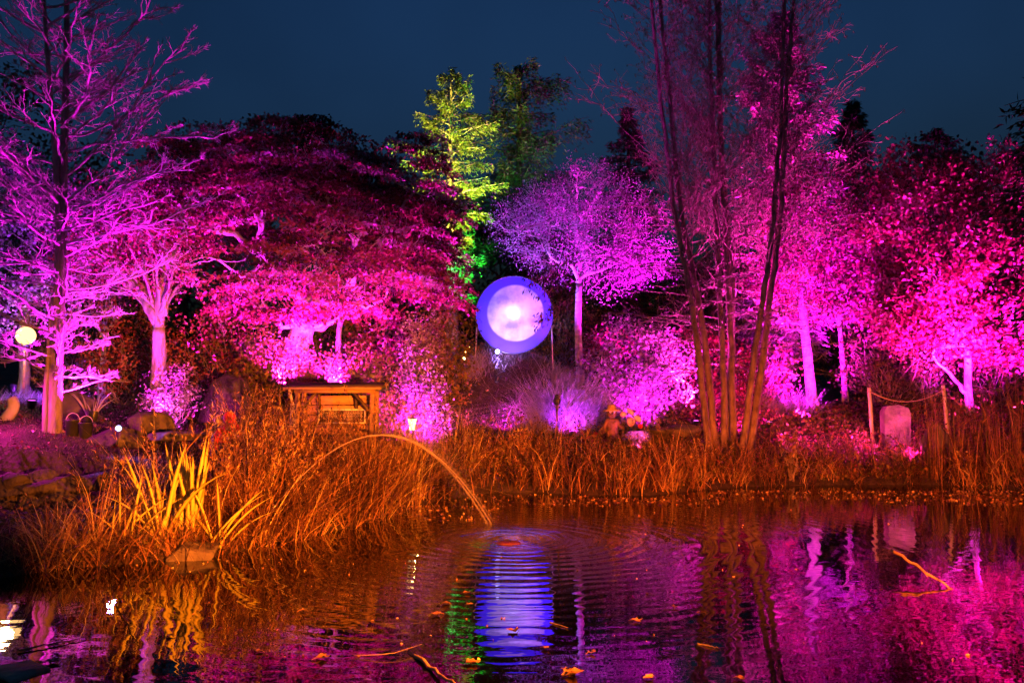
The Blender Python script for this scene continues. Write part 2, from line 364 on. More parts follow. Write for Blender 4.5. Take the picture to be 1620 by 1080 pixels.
# ---------------------------------------------------------------- plant builders
def bez(p0, d0, p1, n, rng, jit=.03):
    Lg = np.linalg.norm(p1 - p0); c = p0 + d0 * Lg * .45
    t = np.linspace(0, 1, n)[:, None]; q = (1 - t) ** 2 * p0 + 2 * t * (1 - t) * c + t * t * p1
    q[1:-1] += rng.normal(size=(n - 2, 3)) * Lg * jit
    return q
def grow(mb, p, d, T, r, rng, depth=0, frac=(.34, .5), rmin=.004, jit=.03, pw=.45):
    n = len(T)
    if n == 0: return
    if n <= 2 or depth > 9:
        for q in T:
            c = bez(p, d, q, 5, rng, jit); mb.tube(c, np.linspace(max(r * .8, rmin * 1.3), rmin, 5), 4 if r < .02 else 5, cap=False)
        return
    k = 3 if (n > 8 and rng.random() < .55) else 2
    C = T[rng.choice(n, k, replace=False)]
    for _ in range(4):
        lab = np.argmin(((T[:, None] - C[None]) ** 2).sum(-1), 1)
        C = np.array([T[lab == j].mean(0) if (lab == j).any() else C[j] for j in range(k)])
    for j in range(k):
        S_ = T[lab == j]
        if len(S_) == 0: continue
        f = rng.uniform(*frac); e = p + (C[j] - p) * f
        e = e + rng.normal(size=3) * np.linalg.norm(C[j] - p) * .04
        rj = max(r * (len(S_) / n) ** pw, rmin * 1.4)
        c = bez(p, d, e, 6, rng, jit); mb.tube(c, np.linspace(min(r, rj * 1.25), rj * .92, 6), 8 if rj > .05 else 5, cap=False)
        grow(mb, e, nrm(c[-1] - c[-2]), S_, rj * .92, rng, depth + 1, frac, rmin, jit, pw)
def ellip(rng, n, c, r, shell=.0):
    u = nrm(rng.normal(size=(n, 3))); q = rng.random(n) ** (1 / 3) * (1 - shell) + shell
    q = q * (1 + .13 * np.sin(u[:, 0] * 5 + c[0]) + .12 * np.sin(u[:, 2] * 7 + u[:, 0] * 3 + c[0] * 3) + .08 * np.sin(u[:, 0] * 13 + u[:, 2] * 9))
    return np.array(c) + u * q[:, None] * np.array(r)
def smooth_path(pts, n=24):
    pts = np.asarray(pts, float); t = np.linspace(0, 1, len(pts)); s = np.linspace(0, 1, n)
    q = np.stack([np.interp(s, t, pts[:, k]) for k in range(3)], 1)
    for _ in range(3): q[1:-1] = (q[:-2] + 2 * q[1:-1] + q[2:]) / 4
    return q
def leaf_tree(name, label, cat, base, top, rbase, targets, seed, bark, leafm, nleaf, ls, lw, spread, six=False, rmin=.004, droop=.3, group=None, flare=1.35, extra=None, frac=(.34, .5), lightleaf=1.0):
    rng = RNG(seed); t = thing(name, label, cat, base, group)
    tr = MB(); base = np.array(base, float); top = np.array(top, float)
    pts = smooth_path([base - (0, 0, .2), base + (top - base) * .35 + rng.normal(size=3) * (.03, .03, 0), base + (top - base) * .7 + rng.normal(size=3) * (.04, .04, 0), top], 14)
    rr = rbase * np.linspace(1, .72, 14); rr[:3] *= [flare, 1.18, 1.06]
    tr.tube(pts, rr, 12); tr.build('trunk', M[bark], t, smooth=True)
    br = MB(); grow(br, top - nrm(top - base) * rbase * .3, nrm(top - base), targets, rbase * .72, rng, rmin=rmin, frac=frac)
    if extra: extra(br, rng)
    br.build('branches', M[bark], t, smooth=True)
    if nleaf:
        per = max(1, nleaf // len(targets)); C = np.repeat(targets, per, 0); sp = np.broadcast_to(np.asarray(spread, float), (3,))
        C = C + rng.normal(size=C.shape) * sp
        D = rng.normal(size=C.shape); D[:, 2] -= droop
        lf = MB(); lf.leaves(C, D, ls, lw, rng, six, tone=np.repeat(rng.uniform(.12, .92, len(targets)), per)); lf.build('crown', M[leafm], t)
    return t
def conifer(label, base, H, prof, seed, nb=90, bark='bark_dark', needle='needle', rb=.16, up=.25, droop=.5, t0=.1, nn=90, ls=.16, lw=.035, group='evergreens behind the garden', lean=(0, 0), name='conifer_tree', bare=.0, sag=.10):
    rng = RNG(seed); base = np.array(base, float); t = thing(name, label, 'conifer tree', base, group)
    top = base + np.array([lean[0], lean[1], H])
    pts = smooth_path([base - (0, 0, .3), base + (top - base) * .5 + rng.normal(size=3) * (.08, .08, 0), top], 16)
    tr = MB(); tr.tube(pts, rb * np.linspace(1, .12, 16), 8); tr.build('trunk', M[bark], t, smooth=True)
    br = MB(); lf = MB()
    for k in range(nb):
        h = t0 + (1 - t0) * ((k + rng.random()) / nb) ** .9
        r = np.interp(h, [a for a, _ in prof], [b for _, b in prof]) * rng.uniform(.55, 1.12)
        a = k * 2.4 + rng.normal() * .4; d = np.array([math.cos(a), math.sin(a), 0])
        p0 = np.array([np.interp(h, np.linspace(0, 1, 16), pts[:, q]) for q in range(3)])
        s = np.linspace(0, 1, 6)[:, None]; u = up * (1 - .3 * h) + rng.normal() * .12 + .5 * max(h - .6, 0)
        q = p0 + d * r * s + np.array([0, 0, 1.]) * r * (u * s - droop * s ** 2 * (1 - h * .8)) + rng.normal(size=(6, 3)) * .03 * s * r
        br.tube(q, np.linspace(rb * .22 * (1.1 - h) + .012, .006, 6), 4, cap=False)
        m = int(nn * (.35 + r / max(b for _, b in prof)))
        s2 = bare + (1 - bare) * rng.random(m) ** .75; side = rng.normal(size=m) * .16 * r * (1.15 - s2)
        C = np.stack([np.interp(s2, np.linspace(0, 1, 6), q[:, w]) for w in range(3)], 1)
        n2 = np.array([-d[1], d[0], 0]); C = C + n2 * side[:, None] + rng.normal(size=(m, 3)) * .03
        C[:, 2] -= np.abs(rng.normal(size=m)) * sag * (.4 + s2)
        D = d * .6 + n2 * np.sign(side)[:, None] * .6 + rng.normal(size=(m, 3)) * .45; D[:, 2] -= .45
        lf.leaves(C, D, ls, lw, rng)
    br.build('branches', M[bark], t); lf.build('foliage', M[needle], t)
    return t
def bush(name, label, base, r, H, seed, leafm, n=2500, ls=.06, lw=.04, stems=14, six=False, bark='bark_mid', group=None, cat='shrub', shell=.2, clump=60, cl=.14):
    rng = RNG(seed); base = np.array(base, float); t = thing(name, label, cat, base, group)
    T = ellip(rng, clump, base + (0, 0, H * .55), (r, r, H * .5), shell); T[:, 2] = np.maximum(T[:, 2], base[2] + .08)
    b = MB()
    for k in range(stems):
        q = T[rng.integers(len(T), size=max(1, clump // stems))]; s0 = base + rng.normal(size=3) * (r * .12, r * .12, 0)
        grow(b, s0 - (0, 0, .1), nrm(rng.normal(size=3) * .25 + (0, 0, 1)), q, .018, rng, rmin=.003)
    b.build('stems', M[bark], t)
    C = np.repeat(T, n // clump, 0) + rng.normal(size=(clump * (n // clump), 3)) * cl
    C[:, 2] = np.maximum(C[:, 2], base[2] + .02)
    l = MB(); l.leaves(C, rng.normal(size=C.shape) + (0, 0, .2), ls, lw, rng, six, tone=np.repeat(rng.uniform(.15, .9, clump), n // clump)); l.build('foliage', M[leafm], t)
    return t
# ================================================================ TREES
# --- tall bare tree on the left
def bare_tree():
    rng = RNG(11); D = 12.0; base = G(86, D); base[0] = P(84, 690, D)[0]
    t = thing('bare_tree', 'tall leafless tree with kinked branches and a thick pink-lit trunk at the left edge', 'tree', base)
    main = smooth_path([base - (0, 0, .25), P(87, 620, D), P(91, 520, D), P(96, 400, D), P(99, 300, D), P(103, 180, D), P(106, 60, D), P(104, -120, D), P(106, -330, D)], 40)
    r = np.interp(np.linspace(0, 1, 40), [0, .05, .12, .35, .6, 1], [.145, .118, .105, .08, .055, .02])
    tr = MB(); tr.tube(main, r, 14)
    lead = smooth_path([P(96, 395, D), P(91, 300, D - .1), P(84, 200, D - .1), P(74, 80, D - .15), P(66, -60, D - .2), P(60, -220, D - .2)], 24)
    tr.tube(lead, np.linspace(.055, .015, 24), 9)
    st = smooth_path([G(76, D - .1) - (0, 0, .1), P(72, 640, D - .1), P(76, 560, D - .05), P(84, 470, D)], 12)
    tr.tube(st, np.linspace(.05, .03, 12), 7)
    tr.build('trunk', M['bark_mid'], t, smooth=True)
    b = MB()
    def spur(p, d, n):
        for _ in range(n):
            q = nrm(d + rng.normal(size=3) * .8 + (0, 0, .2)); b.tube([p, p + q * rng.uniform(.04, .12)], [.005, .003], 3, cap=False)
    def limb(p, d, Ln, r0, lvl):
        n = 9 if lvl == 0 else (6 if lvl == 1 else 4); q = [p]; dd = nrm(d); zig = 1
        for k in range(n):
            s = nrm(np.cross(dd, (0, 0, 1))); zig = -zig
            dd = nrm(dd + s * zig * rng.uniform(.10, .42) + rng.normal(size=3) * .10 + np.array([0, 0, .035 if lvl == 0 else .05])); q.append(q[-1] + dd * Ln / n)
        q = np.array(q); b.tube(q, np.linspace(r0, r0 * .38 if lvl < 2 else .005, len(q)), 6 if lvl == 0 else 4, cap=False)
        if lvl < 2:
            m = int(Ln * (5.2 if lvl == 0 else 4.5)) + 1
            for k in range(m):
                f = rng.uniform(.15, 1); ii = f * n; a = int(min(ii, n - 1)); pp = q[a] + (q[a + 1] - q[a]) * (ii - a); ax = nrm(q[a + 1] - q[a])
                s = nrm(np.cross(ax, (0, 0, 1))) * (1 if k % 2 else -1)
                limb(pp, ax * .75 + s * rng.uniform(.4, .9) + rng.normal(size=3) * .15 + (0, 0, rng.uniform(-.05, .3)), Ln * rng.uniform(.16, .36) * (1.15 - .5 * f), r0 * .48, lvl + 1)
            spur(q[-1], dd, 4)
        else: spur(q[-1], dd, 3); spur(q[len(q) // 2], dd, 2)
    nb = 92
    for k in range(nb):
        h = .12 + .86 * (k + rng.random()) / nb; src = lead if (h > .48 and rng.random() < .4) else main
        f = (h - .45) / .55 if src is lead else h; f = min(max(f, 0), 1)
        p = np.array([np.interp(f, np.linspace(0, 1, len(src)), src[:, w]) for w in range(3)])
        z = (p[2] - base[2])
        Ln = np.interp(z, [0, .6, 1.5, 3, 4.6, 6.5, 9], [.6, 1.2, 1.7, 2.2, 2.3, 1.7, .9]) * rng.uniform(.45, 1.15)
        a = k * 2.399 + rng.normal() * .3; u = np.interp(z, [0, 2, 4, 6], [.35, .15, .30, .6]) + rng.normal() * .22
        limb(p, np.array([math.cos(a), math.sin(a), u]), Ln, np.interp(Ln, [.5, 2.4], [.014, .027]), 0)
    for px, py, pz in ((325, 105, 280), (300, 165, 320), (272, 215, 340), (215, 60, 190)):      # the long boughs reaching right
        p = P(101, pz, D); e = P(px, py, D + rng.uniform(-.4, .3)); d = e - p
        limb(p, nrm(d), np.linalg.norm(d), .026, 0)
    b.build('branches', M['bark_twig'], t, smooth=True)
bare_tree()

# --- spreading tree with a fan of limbs
D = 14.3; b0 = G(258, D)
rng = RNG(21); T = np.concatenate([ellip(rng, 150, P(215, 372, D), (1.25, 1.0, 1.25), .45), ellip(rng, 40, P(150, 430, D), (.7, .6, .45))])
def fan_limbs(br, rng):
    for px, py in ((150, 440), (168, 425), (180, 405), (196, 420), (205, 385), (222, 395), (232, 375), (246, 400), (256, 385), (268, 400), (280, 420), (292, 440), (190, 455), (225, 430), (270, 445), (140, 470)):
        a = P(251 + rng.normal() * 4, rng.uniform(500, 528), D); e = P(px, py, D + rng.uniform(-.7, .5)); q = bez(a, nrm(np.array([(px - 250) / 180., 0, .9])), e, 9, rng, .012)
        br.tube(q, np.linspace(rng.uniform(.035, .055), .012, 9), 7)
        for _ in range(3):
            p = q[int(rng.integers(3, 8))]; br.tube(bez(p, nrm(e - a), p + (e - a) * .35 + rng.normal(size=3) * .14, 5, rng, .02), [.016, .012, .009, .007, .005], 5, cap=False)
leaf_tree('fan_tree', 'tree whose many steep limbs fan out from a short trunk beside the bare tree', 'tree', b0, P(251, 520, D), .15, T, 22, 'bark_mid', 'leaf_maple', 3600, .06, .045, .16, rmin=.006, frac=(.5, .7), extra=fan_limbs)

# --- big domed maple
D = 17.0; b0 = G(472, D)
rng = RNG(31)
C0 = P(455, 405, D)
pads = []
while len(pads) < 450:
    u = nrm(rng.normal(size=3)); 
    if u[2] < -.12: u[2] *= -1
    q = rng.uniform(.45, 1) ** .6
    p = C0 + u * q * (1 + .02 * np.sin(u[0] * 9) + .02 * np.sin(u[0] * 17 + u[2] * 5)) * np.array([3.62, 2.9, 3.1 if u[0] < .35 else 2.65])
    if u[2] * q < .1 and q < .8: continue
    pads.append(p)
for _ in range(120):  # skirt to the right, lower
    pads.append(P(rng.uniform(560, 722), rng.uniform(290, 470), D + rng.uniform(-1.2, 1.0)))
for _ in range(110):
    pads.append(P(rng.uniform(235, 700), rng.uniform(215, 440) + 0, D - rng.uniform(1.3, 2.6)))
for _ in range(60):
    pads.append(P(rng.uniform(330, 600), rng.uniform(430, 500), D + rng.uniform(-1.6, 1.0)))
pads = np.array(pads)
def maple():
    base = b0; rng = RNG(32)
    t = thing('maple_tree', 'large dome-shaped maple with layered dark red foliage lit pink from below', 'tree', base)
    top = P(487, 505, D); tr = MB(); pts = smooth_path([base - (0, 0, .3), P(470, 600, D), P(466, 555, D), P(478, 525, D), top], 16)
    tr.tube(pts, np.linspace(.30, .22, 16), 14); tr.build('trunk', M['bark_pale'], t, smooth=True)
    br = MB(); grow(br, top - (0, 0, .15), np.array([0, 0, 1.]), pads, .19, rng, rmin=.006, frac=(.36, .55))
    for px, py, r in ((395, 470, .08), (440, 490, .07), (560, 480, .07), (620, 440, .06)):
        q = bez(top - (0, 0, .2), nrm(np.array([(px - 480) / 100, -.3, .1])), P(px, py, D - .6), 8, rng, .04); br.tube(q, np.linspace(r, .02, 8), 8)
    br.build('branches', M['bark_pale'], t, smooth=True)
    N = 150; C = np.repeat(pads, N, 0); n = len(C)
    tiltd = nrm(pads - C0); rad = np.repeat(rng.uniform(.28, .62, len(pads)), N)
    a = rng.random(n) * 2 * PI; q = np.sqrt(rng.random(n)) * rad
    off = np.stack([np.cos(a) * q, np.sin(a) * q, rng.normal(size=n) * .035 - q * q * .55], 1)
    o = np.repeat(tiltd, N, 0); off[:, 2] -= (off * o)[:, :2].sum(1) * .35
    Dd = np.stack([np.cos(a), np.sin(a), rng.normal(size=n) * .5 - .5], 1) + rng.normal(size=(n, 3)) * .5
    lf = MB(); lf.leaves(C + off, Dd, .085, .055, rng, tone=np.repeat(np.clip(rng.normal(.45, .3, len(pads)), 0, 1), N)); lf.build('crown', M['leaf_maple'], t)
maple()

# --- conifers
cp = [(0, .5), (.25, 1.0), (.5, 1.75), (.72, 1.75), (.88, 1.0), (1, .12)]
D = 26.0; gb = G(718, D); conifer('tall ragged spruce floodlit yellow green, above the dome-shaped maple', gb, P(706, 112, D)[2] - gb[2], [(0, .6), (.3, .8), (.5, 1.2), (.62, 1.75), (.74, 1.85), (.86, 1.35), (.94, .8), (1, .2)],
        41, nb=92, needle='needle', bark='bark_pale', rb=.26, up=.34, droop=.30, t0=.30, nn=170, ls=.13, lw=.034, lean=(-.15, 0), bare=.25, sag=.12)
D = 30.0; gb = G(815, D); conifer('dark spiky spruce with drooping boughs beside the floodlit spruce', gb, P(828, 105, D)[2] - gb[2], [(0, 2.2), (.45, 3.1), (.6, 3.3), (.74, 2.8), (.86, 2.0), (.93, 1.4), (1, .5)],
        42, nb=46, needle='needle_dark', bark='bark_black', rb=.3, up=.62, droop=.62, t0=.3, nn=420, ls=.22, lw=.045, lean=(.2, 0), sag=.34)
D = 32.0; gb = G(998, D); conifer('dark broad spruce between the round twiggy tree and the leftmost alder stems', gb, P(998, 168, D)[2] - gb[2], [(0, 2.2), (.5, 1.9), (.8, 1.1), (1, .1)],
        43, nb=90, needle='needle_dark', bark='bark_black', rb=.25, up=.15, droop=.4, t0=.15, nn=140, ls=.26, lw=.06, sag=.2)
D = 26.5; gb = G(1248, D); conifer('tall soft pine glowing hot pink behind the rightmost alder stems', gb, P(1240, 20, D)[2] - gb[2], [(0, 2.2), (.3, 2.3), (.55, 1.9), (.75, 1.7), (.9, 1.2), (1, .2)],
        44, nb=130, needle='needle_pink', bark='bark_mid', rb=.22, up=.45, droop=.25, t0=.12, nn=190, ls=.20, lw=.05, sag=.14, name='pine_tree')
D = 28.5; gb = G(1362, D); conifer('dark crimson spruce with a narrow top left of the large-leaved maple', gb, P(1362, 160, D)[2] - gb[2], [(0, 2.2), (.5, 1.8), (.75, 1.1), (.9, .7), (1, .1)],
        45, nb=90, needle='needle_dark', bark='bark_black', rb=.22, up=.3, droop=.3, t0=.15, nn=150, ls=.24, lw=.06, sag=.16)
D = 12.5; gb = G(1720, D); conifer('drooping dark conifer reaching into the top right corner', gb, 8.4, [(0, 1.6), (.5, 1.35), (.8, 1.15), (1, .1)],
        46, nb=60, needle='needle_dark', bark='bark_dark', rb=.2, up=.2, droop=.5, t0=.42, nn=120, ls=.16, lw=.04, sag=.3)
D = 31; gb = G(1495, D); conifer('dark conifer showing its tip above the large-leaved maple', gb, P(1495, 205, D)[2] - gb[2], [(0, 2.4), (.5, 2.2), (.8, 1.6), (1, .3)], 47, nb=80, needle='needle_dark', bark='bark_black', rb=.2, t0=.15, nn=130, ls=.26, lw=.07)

# --- far dark trees closing the view
k = 0
for px, py, D, r, lab in ((-60, 110, 30, 3.2, 'dark rounded tree at the far left behind the bare tree'), (130, 215, 31, 3.0, 'dark tree behind the fan-limbed tree'), (290, 240, 33, 3.0, 'dark tree hidden behind the left of the dome-shaped maple'),
                          (580, 330, 34, 2.6, 'dark tree behind the right flank of the dome-shaped maple'), (770, 330, 34, 2.6, 'dark tree low between the two spruces'), (900, 380, 33, 2.4, 'dark tree behind the round twiggy tree'),
                          (1090, 420, 34, 2.4, 'low dark tree seen between the alder stems'), (1180, 400, 33, 2.2, 'dark tree left of the pink pine'), (1320, 330, 34, 2.8, 'dark tree right of the pink pine'),
                          (1440, 290, 33, 2.6, 'dark tree behind the large-leaved maple'), (1590, 270, 32, 3.0, 'dark tree at the far right behind the large-leaved maple'), (1700, 330, 30, 3.0, 'dark tree beyond the right edge')):
    gb = G(px, D); tp = P(px, py, D)[2]; rng = RNG(60 + k); H = tp - gb[2]
    T = ellip(rng, 70, gb + (0, 0, H * .55), (r, r * .8, H * .45), .3)
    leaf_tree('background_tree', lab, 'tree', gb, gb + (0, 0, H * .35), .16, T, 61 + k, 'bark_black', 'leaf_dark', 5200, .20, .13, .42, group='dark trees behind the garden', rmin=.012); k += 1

# --- violet lit tree at the left rear, purple shrubs
D = 17.5; gb = G(35, D); rng = RNG(81); T = ellip(rng, 120, P(20, 380, D), (2.0, 1.2, 2.0), .3)
leaf_tree('leafy_tree', 'tree with small leaves glowing violet behind the bare tree', 'tree', gb, P(40, 500, D), .12, T, 82, 'bark_mid', 'leaf_pink', 9000, .085, .06, .22)
D = 18.0; gb = G(165, D); rng = RNG(83); T = ellip(rng, 100, P(160, 430, D), (1.5, .9, 1.5), .3)
leaf_tree('leafy_tree', 'dim plum coloured tree behind the fan of limbs', 'tree', gb, P(165, 540, D), .10, T, 84, 'bark_mid', 'leaf_maple', 6500, .08, .06, .22)

# --- round twiggy tree
D = 22.0; gb = G(919, D); rng = RNG(91)
T = np.concatenate([ellip(rng, 240, P(872, 372, D), (1.55, 1.6, 1.25), .35), ellip(rng, 260, P(965, 372, D), (1.45, 1.7, 1.6), .35), ellip(rng, 150, P(925, 315, D), (1.5, 1.5, 1.0), .3), ellip(rng, 90, P(1005, 410, D), (.95, 1, .85), .2), ellip(rng, 80, P(835, 345, D), (.9, 1, 1.0), .2)]); T = T[T[:, 2] > P(900, 478, D)[2]]
leaf_tree('round_tree', 'round twiggy tree with small pale leaves glowing pink above the glowing disc', 'tree', G(921, D) - (0, 0, .1), P(916, 450, D), .12, T, 92, 'bark_pale', 'leaf_pink', 24000, .058, .038, .15, rmin=.008, frac=(.45, .65))

# --- birch and slim tree
D = 22.5; gb = G(1284, D); rng = RNG(101)
T = np.concatenate([ellip(rng, 190, P(1300, 375, D), (2.0, 1.3, 2.1), .25), ellip(rng, 25, P(1215, 440, D), (.8, .5, .6))])
def birch_extra(br, rng):
    for a, e, r in (((1276, 520), (1212, 545), .03), ((1278, 525), (1300, 528), .025), ((1270, 515), (1200, 512), .035), ((1272, 512), (1345, 478), .045), ((1268, 470), (1215, 466), .03), ((1345, 478), (1400, 462), .02), ((1266, 440), (1310, 455), .02)):
        q = bez(P(*a, D), nrm(np.array([e[0] - a[0], 0, -(e[1] - a[1]) + 12.])), P(*e, D - .2), 8, rng, .03); br.tube(q, np.linspace(r, .01, 8), 6)
leaf_tree('birch_tree', 'white-lit birch with forked bare lower boughs, right of the alder stems', 'tree', P(1285, 637, D), P(1268, 450, D), .15, T, 102, 'bark_pale', 'leaf_red', 17000, .078, .06, .21, rmin=.006, flare=1.5, extra=birch_extra)
D = 22.3; rng = RNG(103); T = ellip(rng, 60, P(1345, 450, D), (1.1, .8, 1.0), .2)
leaf_tree('slim_tree', 'slim crooked young tree between the birch and the rope barrier', 'tree', P(1337, 624, D), P(1327, 500, D), .075, T, 104, 'bark_pale', 'leaf_red', 2200, .11, .085, .22)

# --- large-leaved maple on the right
D = 20.5; rng = RNG(111)
T = np.concatenate([ellip(rng, 330, P(1512, 392, D), (2.35, 1.8, 2.75), .45), ellip(rng, 60, P(1420, 500, D), (1.0, .9, .75)), ellip(rng, 60, P(1575, 530, D), (1.0, .9, .7))])
def mextra(br, rng):
    q = bez(P(1532, 625, D), nrm(np.array([-.7, 0, .7])), P(1478, 566, D - .2), 8, rng, .02); br.tube(q, np.linspace(.055, .03, 8), 7)
    grow(br, P(1478, 566, D - .2), nrm(np.array([-.6, 0, .8])), T[390:], .03, rng)
leaf_tree('broadleaf_maple', 'maple with large red leaves and a white-lit trunk at the right edge', 'tree', P(1536, 649, D), P(1528, 540, D), .105, T, 112, 'bark_pale', 'leaf_red', 36000, .100, .082, .21, six=True, extra=mextra, flare=1.2)

# --- alder stems with fine twigs and hanging catkins
def alder(label, stems, seed, xr, D=17.3):
    rng = RNG(seed); base = G(stems[0][0][0], D, stems[0][0][1]); t = thing('alder_tree', label, 'alder tree', base, 'slender alders on the far bank')
    tr = MB(); br = MB(); cat = MB(); CC = []
    for sx, pts in enumerate(stems):
        dd = D + sx * .15 - .1
        w = [P(x, y, dd) for x, y in pts]; w[0] = G(pts[0][0], dd, pts[0][1]) - (0, 0, .15)
        q = smooth_path(w, 40); q[1:-1, 0] += rng.normal(size=38) * .012
        rb = rng.uniform(.066, .080)
        tr.tube(q, rb * np.interp(np.linspace(0, 1, 40), [0, .05, .5, 1], [1.35, 1.05, .72, .34]), 10)
        for k in range(66):
            h = rng.uniform(.30, .99) if k > 9 else rng.uniform(.12, .4)
            p = np.array([np.interp(h, np.linspace(0, 1, 40), q[:, v]) for v in range(3)])
            a = rng.random() * 2 * PI; low = k <= 9
            u = rng.uniform(.45, 1.25) if not low else rng.uniform(-.1, .35); Ln = rng.uniform(1.3, 3.1) * (1.1 - .4 * h) * (.8 if low else 1)
            d0 = nrm(np.array([math.cos(a), math.sin(a) * .7, u])); e = p + d0 * Ln + np.array([0, 0, -.1 * Ln if low else .12 * Ln])
            c = bez(p, d0, e, 8, rng, .018); br.tube(c, np.linspace(.012, .0045, 8), 4, cap=False)
            for j in range(9 if not low else 5):
                f = rng.uniform(.2, 1); pp = np.array([np.interp(f, np.linspace(0, 1, 8), c[:, v]) for v in range(3)])
                d1 = nrm(d0 + rng.normal(size=3) * .55 + (0, 0, .15)); L1 = Ln * rng.uniform(.18, .38)
                c1 = bez(pp, d1, pp + nrm(d1 + rng.normal(size=3) * .15) * L1, 5, rng, .03); br.tube(c1, np.linspace(.0062, .004, 5), 3, cap=False)
                for _ in range(3):
                    g_ = rng.uniform(.3, 1); p2 = np.array([np.interp(g_, np.linspace(0, 1, 5), c1[:, v]) for v in range(3)])
                    d2 = nrm(d1 + rng.normal(size=3) * .7); e2 = p2 + d2 * rng.uniform(.08, .28); br.tube([p2, (p2 + e2) / 2 + rng.normal(size=3) * .008, e2], [.0042, .0038, .003], 3, cap=False)
                    if rng.random() < (.75 if not low else .2): CC += [e2 + rng.normal(size=3) * .015 for _ in range(rng.integers(1, 4))]
    tr.build('stems', M['bark_alder'], t, smooth=True); br.build('branches', M['bark_alder'], t)
    CC = np.array(CC); cat.leaves(CC, np.array([0, 0, -1.]) + rng.normal(size=CC.shape) * .25, .065, .024, rng); cat.build('catkins', M['leaf_dark'], t); return t
ALD = alder('two bare alder stems leaning left, leftmost of the clump', [[(1124, 696), (1105, 560), (1088, 440), (1066, 330), (1048, 180), (1030, 0), (1018, -140), (1005, -300)], [(1134, 698), (1118, 560), (1098, 440), (1076, 330), (1062, 180), (1044, 0), (1040, -140), (1040, -300)]], 121, 0)
alder('three upright bare alder stems in the middle of the clump', [[(1146, 704), (1144, 560), (1136, 420), (1132, 280), (1125, 150), (1122, 0), (1115, -150), (1108, -300)], [(1160, 698), (1158, 560), (1150, 420), (1142, 280), (1140, 150), (1138, 0), (1140, -150), (1145, -300)], [(1152, 690), (1156, 560), (1160, 430), (1148, 330), (1139, 200), (1134, 60), (1128, -150)]], 122, 0, 17.6)
alder('two bare alder stems leaning right, rightmost of the clump', [[(1170, 692), (1190, 580), (1208, 470), (1222, 360), (1234, 220), (1238, 60), (1245, -120), (1262, -300)], [(1182, 690), (1206, 570), (1222, 440), (1236, 330), (1242, 200), (1248, 60), (1275, -120), (1300, -300)]], 123, 0, 17.2)

# long drooping boughs of the left alder, their dead leaves hang in front of the glowing disc
def overhang(t):
    rng = RNG(131); b = MB(); lf = MB(); D = 17.3
    for a, e in (((1093, 430), (850, 470)), ((1085, 395), (838, 452)), ((1088, 410), (830, 446)), ((1098, 470), (846, 502)), ((1090, 420), (850, 514)), ((1080, 360), (858, 448)), ((1076, 335), (800, 372)), ((1080, 350), (860, 395)), ((1100, 500), (930, 590)), ((1105, 540), (900, 640))):
        c = bez(P(*a, D), nrm(np.array([-1., -.1, .22])), P(*e, D + rng.uniform(-.5, .1)), 16, rng, .008); b.tube(c, np.linspace(.014, .003, 16), 5, cap=False)
        for _ in range(9):
            f = rng.uniform(.3, 1); p = np.array([np.interp(f, np.linspace(0, 1, 16), c[:, v]) for v in range(3)]); e2 = p + np.array([-rng.uniform(.1, .35), rng.normal() * .1, rng.normal() * .08 - .05]); b.tube([p, (p + e2) / 2 + (0, 0, .02), e2], [.004, .003, .0025], 3, cap=False)
        n = 80 if e[0] < 870 and 440 < e[1] < 520 else 8; f = rng.uniform(.78, 1, n); C = np.stack([np.interp(f, np.linspace(0, 1, 16), c[:, v]) for v in range(3)], 1) + rng.normal(size=(n, 3)) * (.06, .05, .08)
        lf.leaves(C, np.array([-.3, 0, -1.]) + rng.normal(size=(n, 3)) * .4, .115, .034, rng)
    b.build('boughs', M['bark_alder'], t); lf.build('dead_leaves', M['leaf_dark'], t)
overhang(ALD)

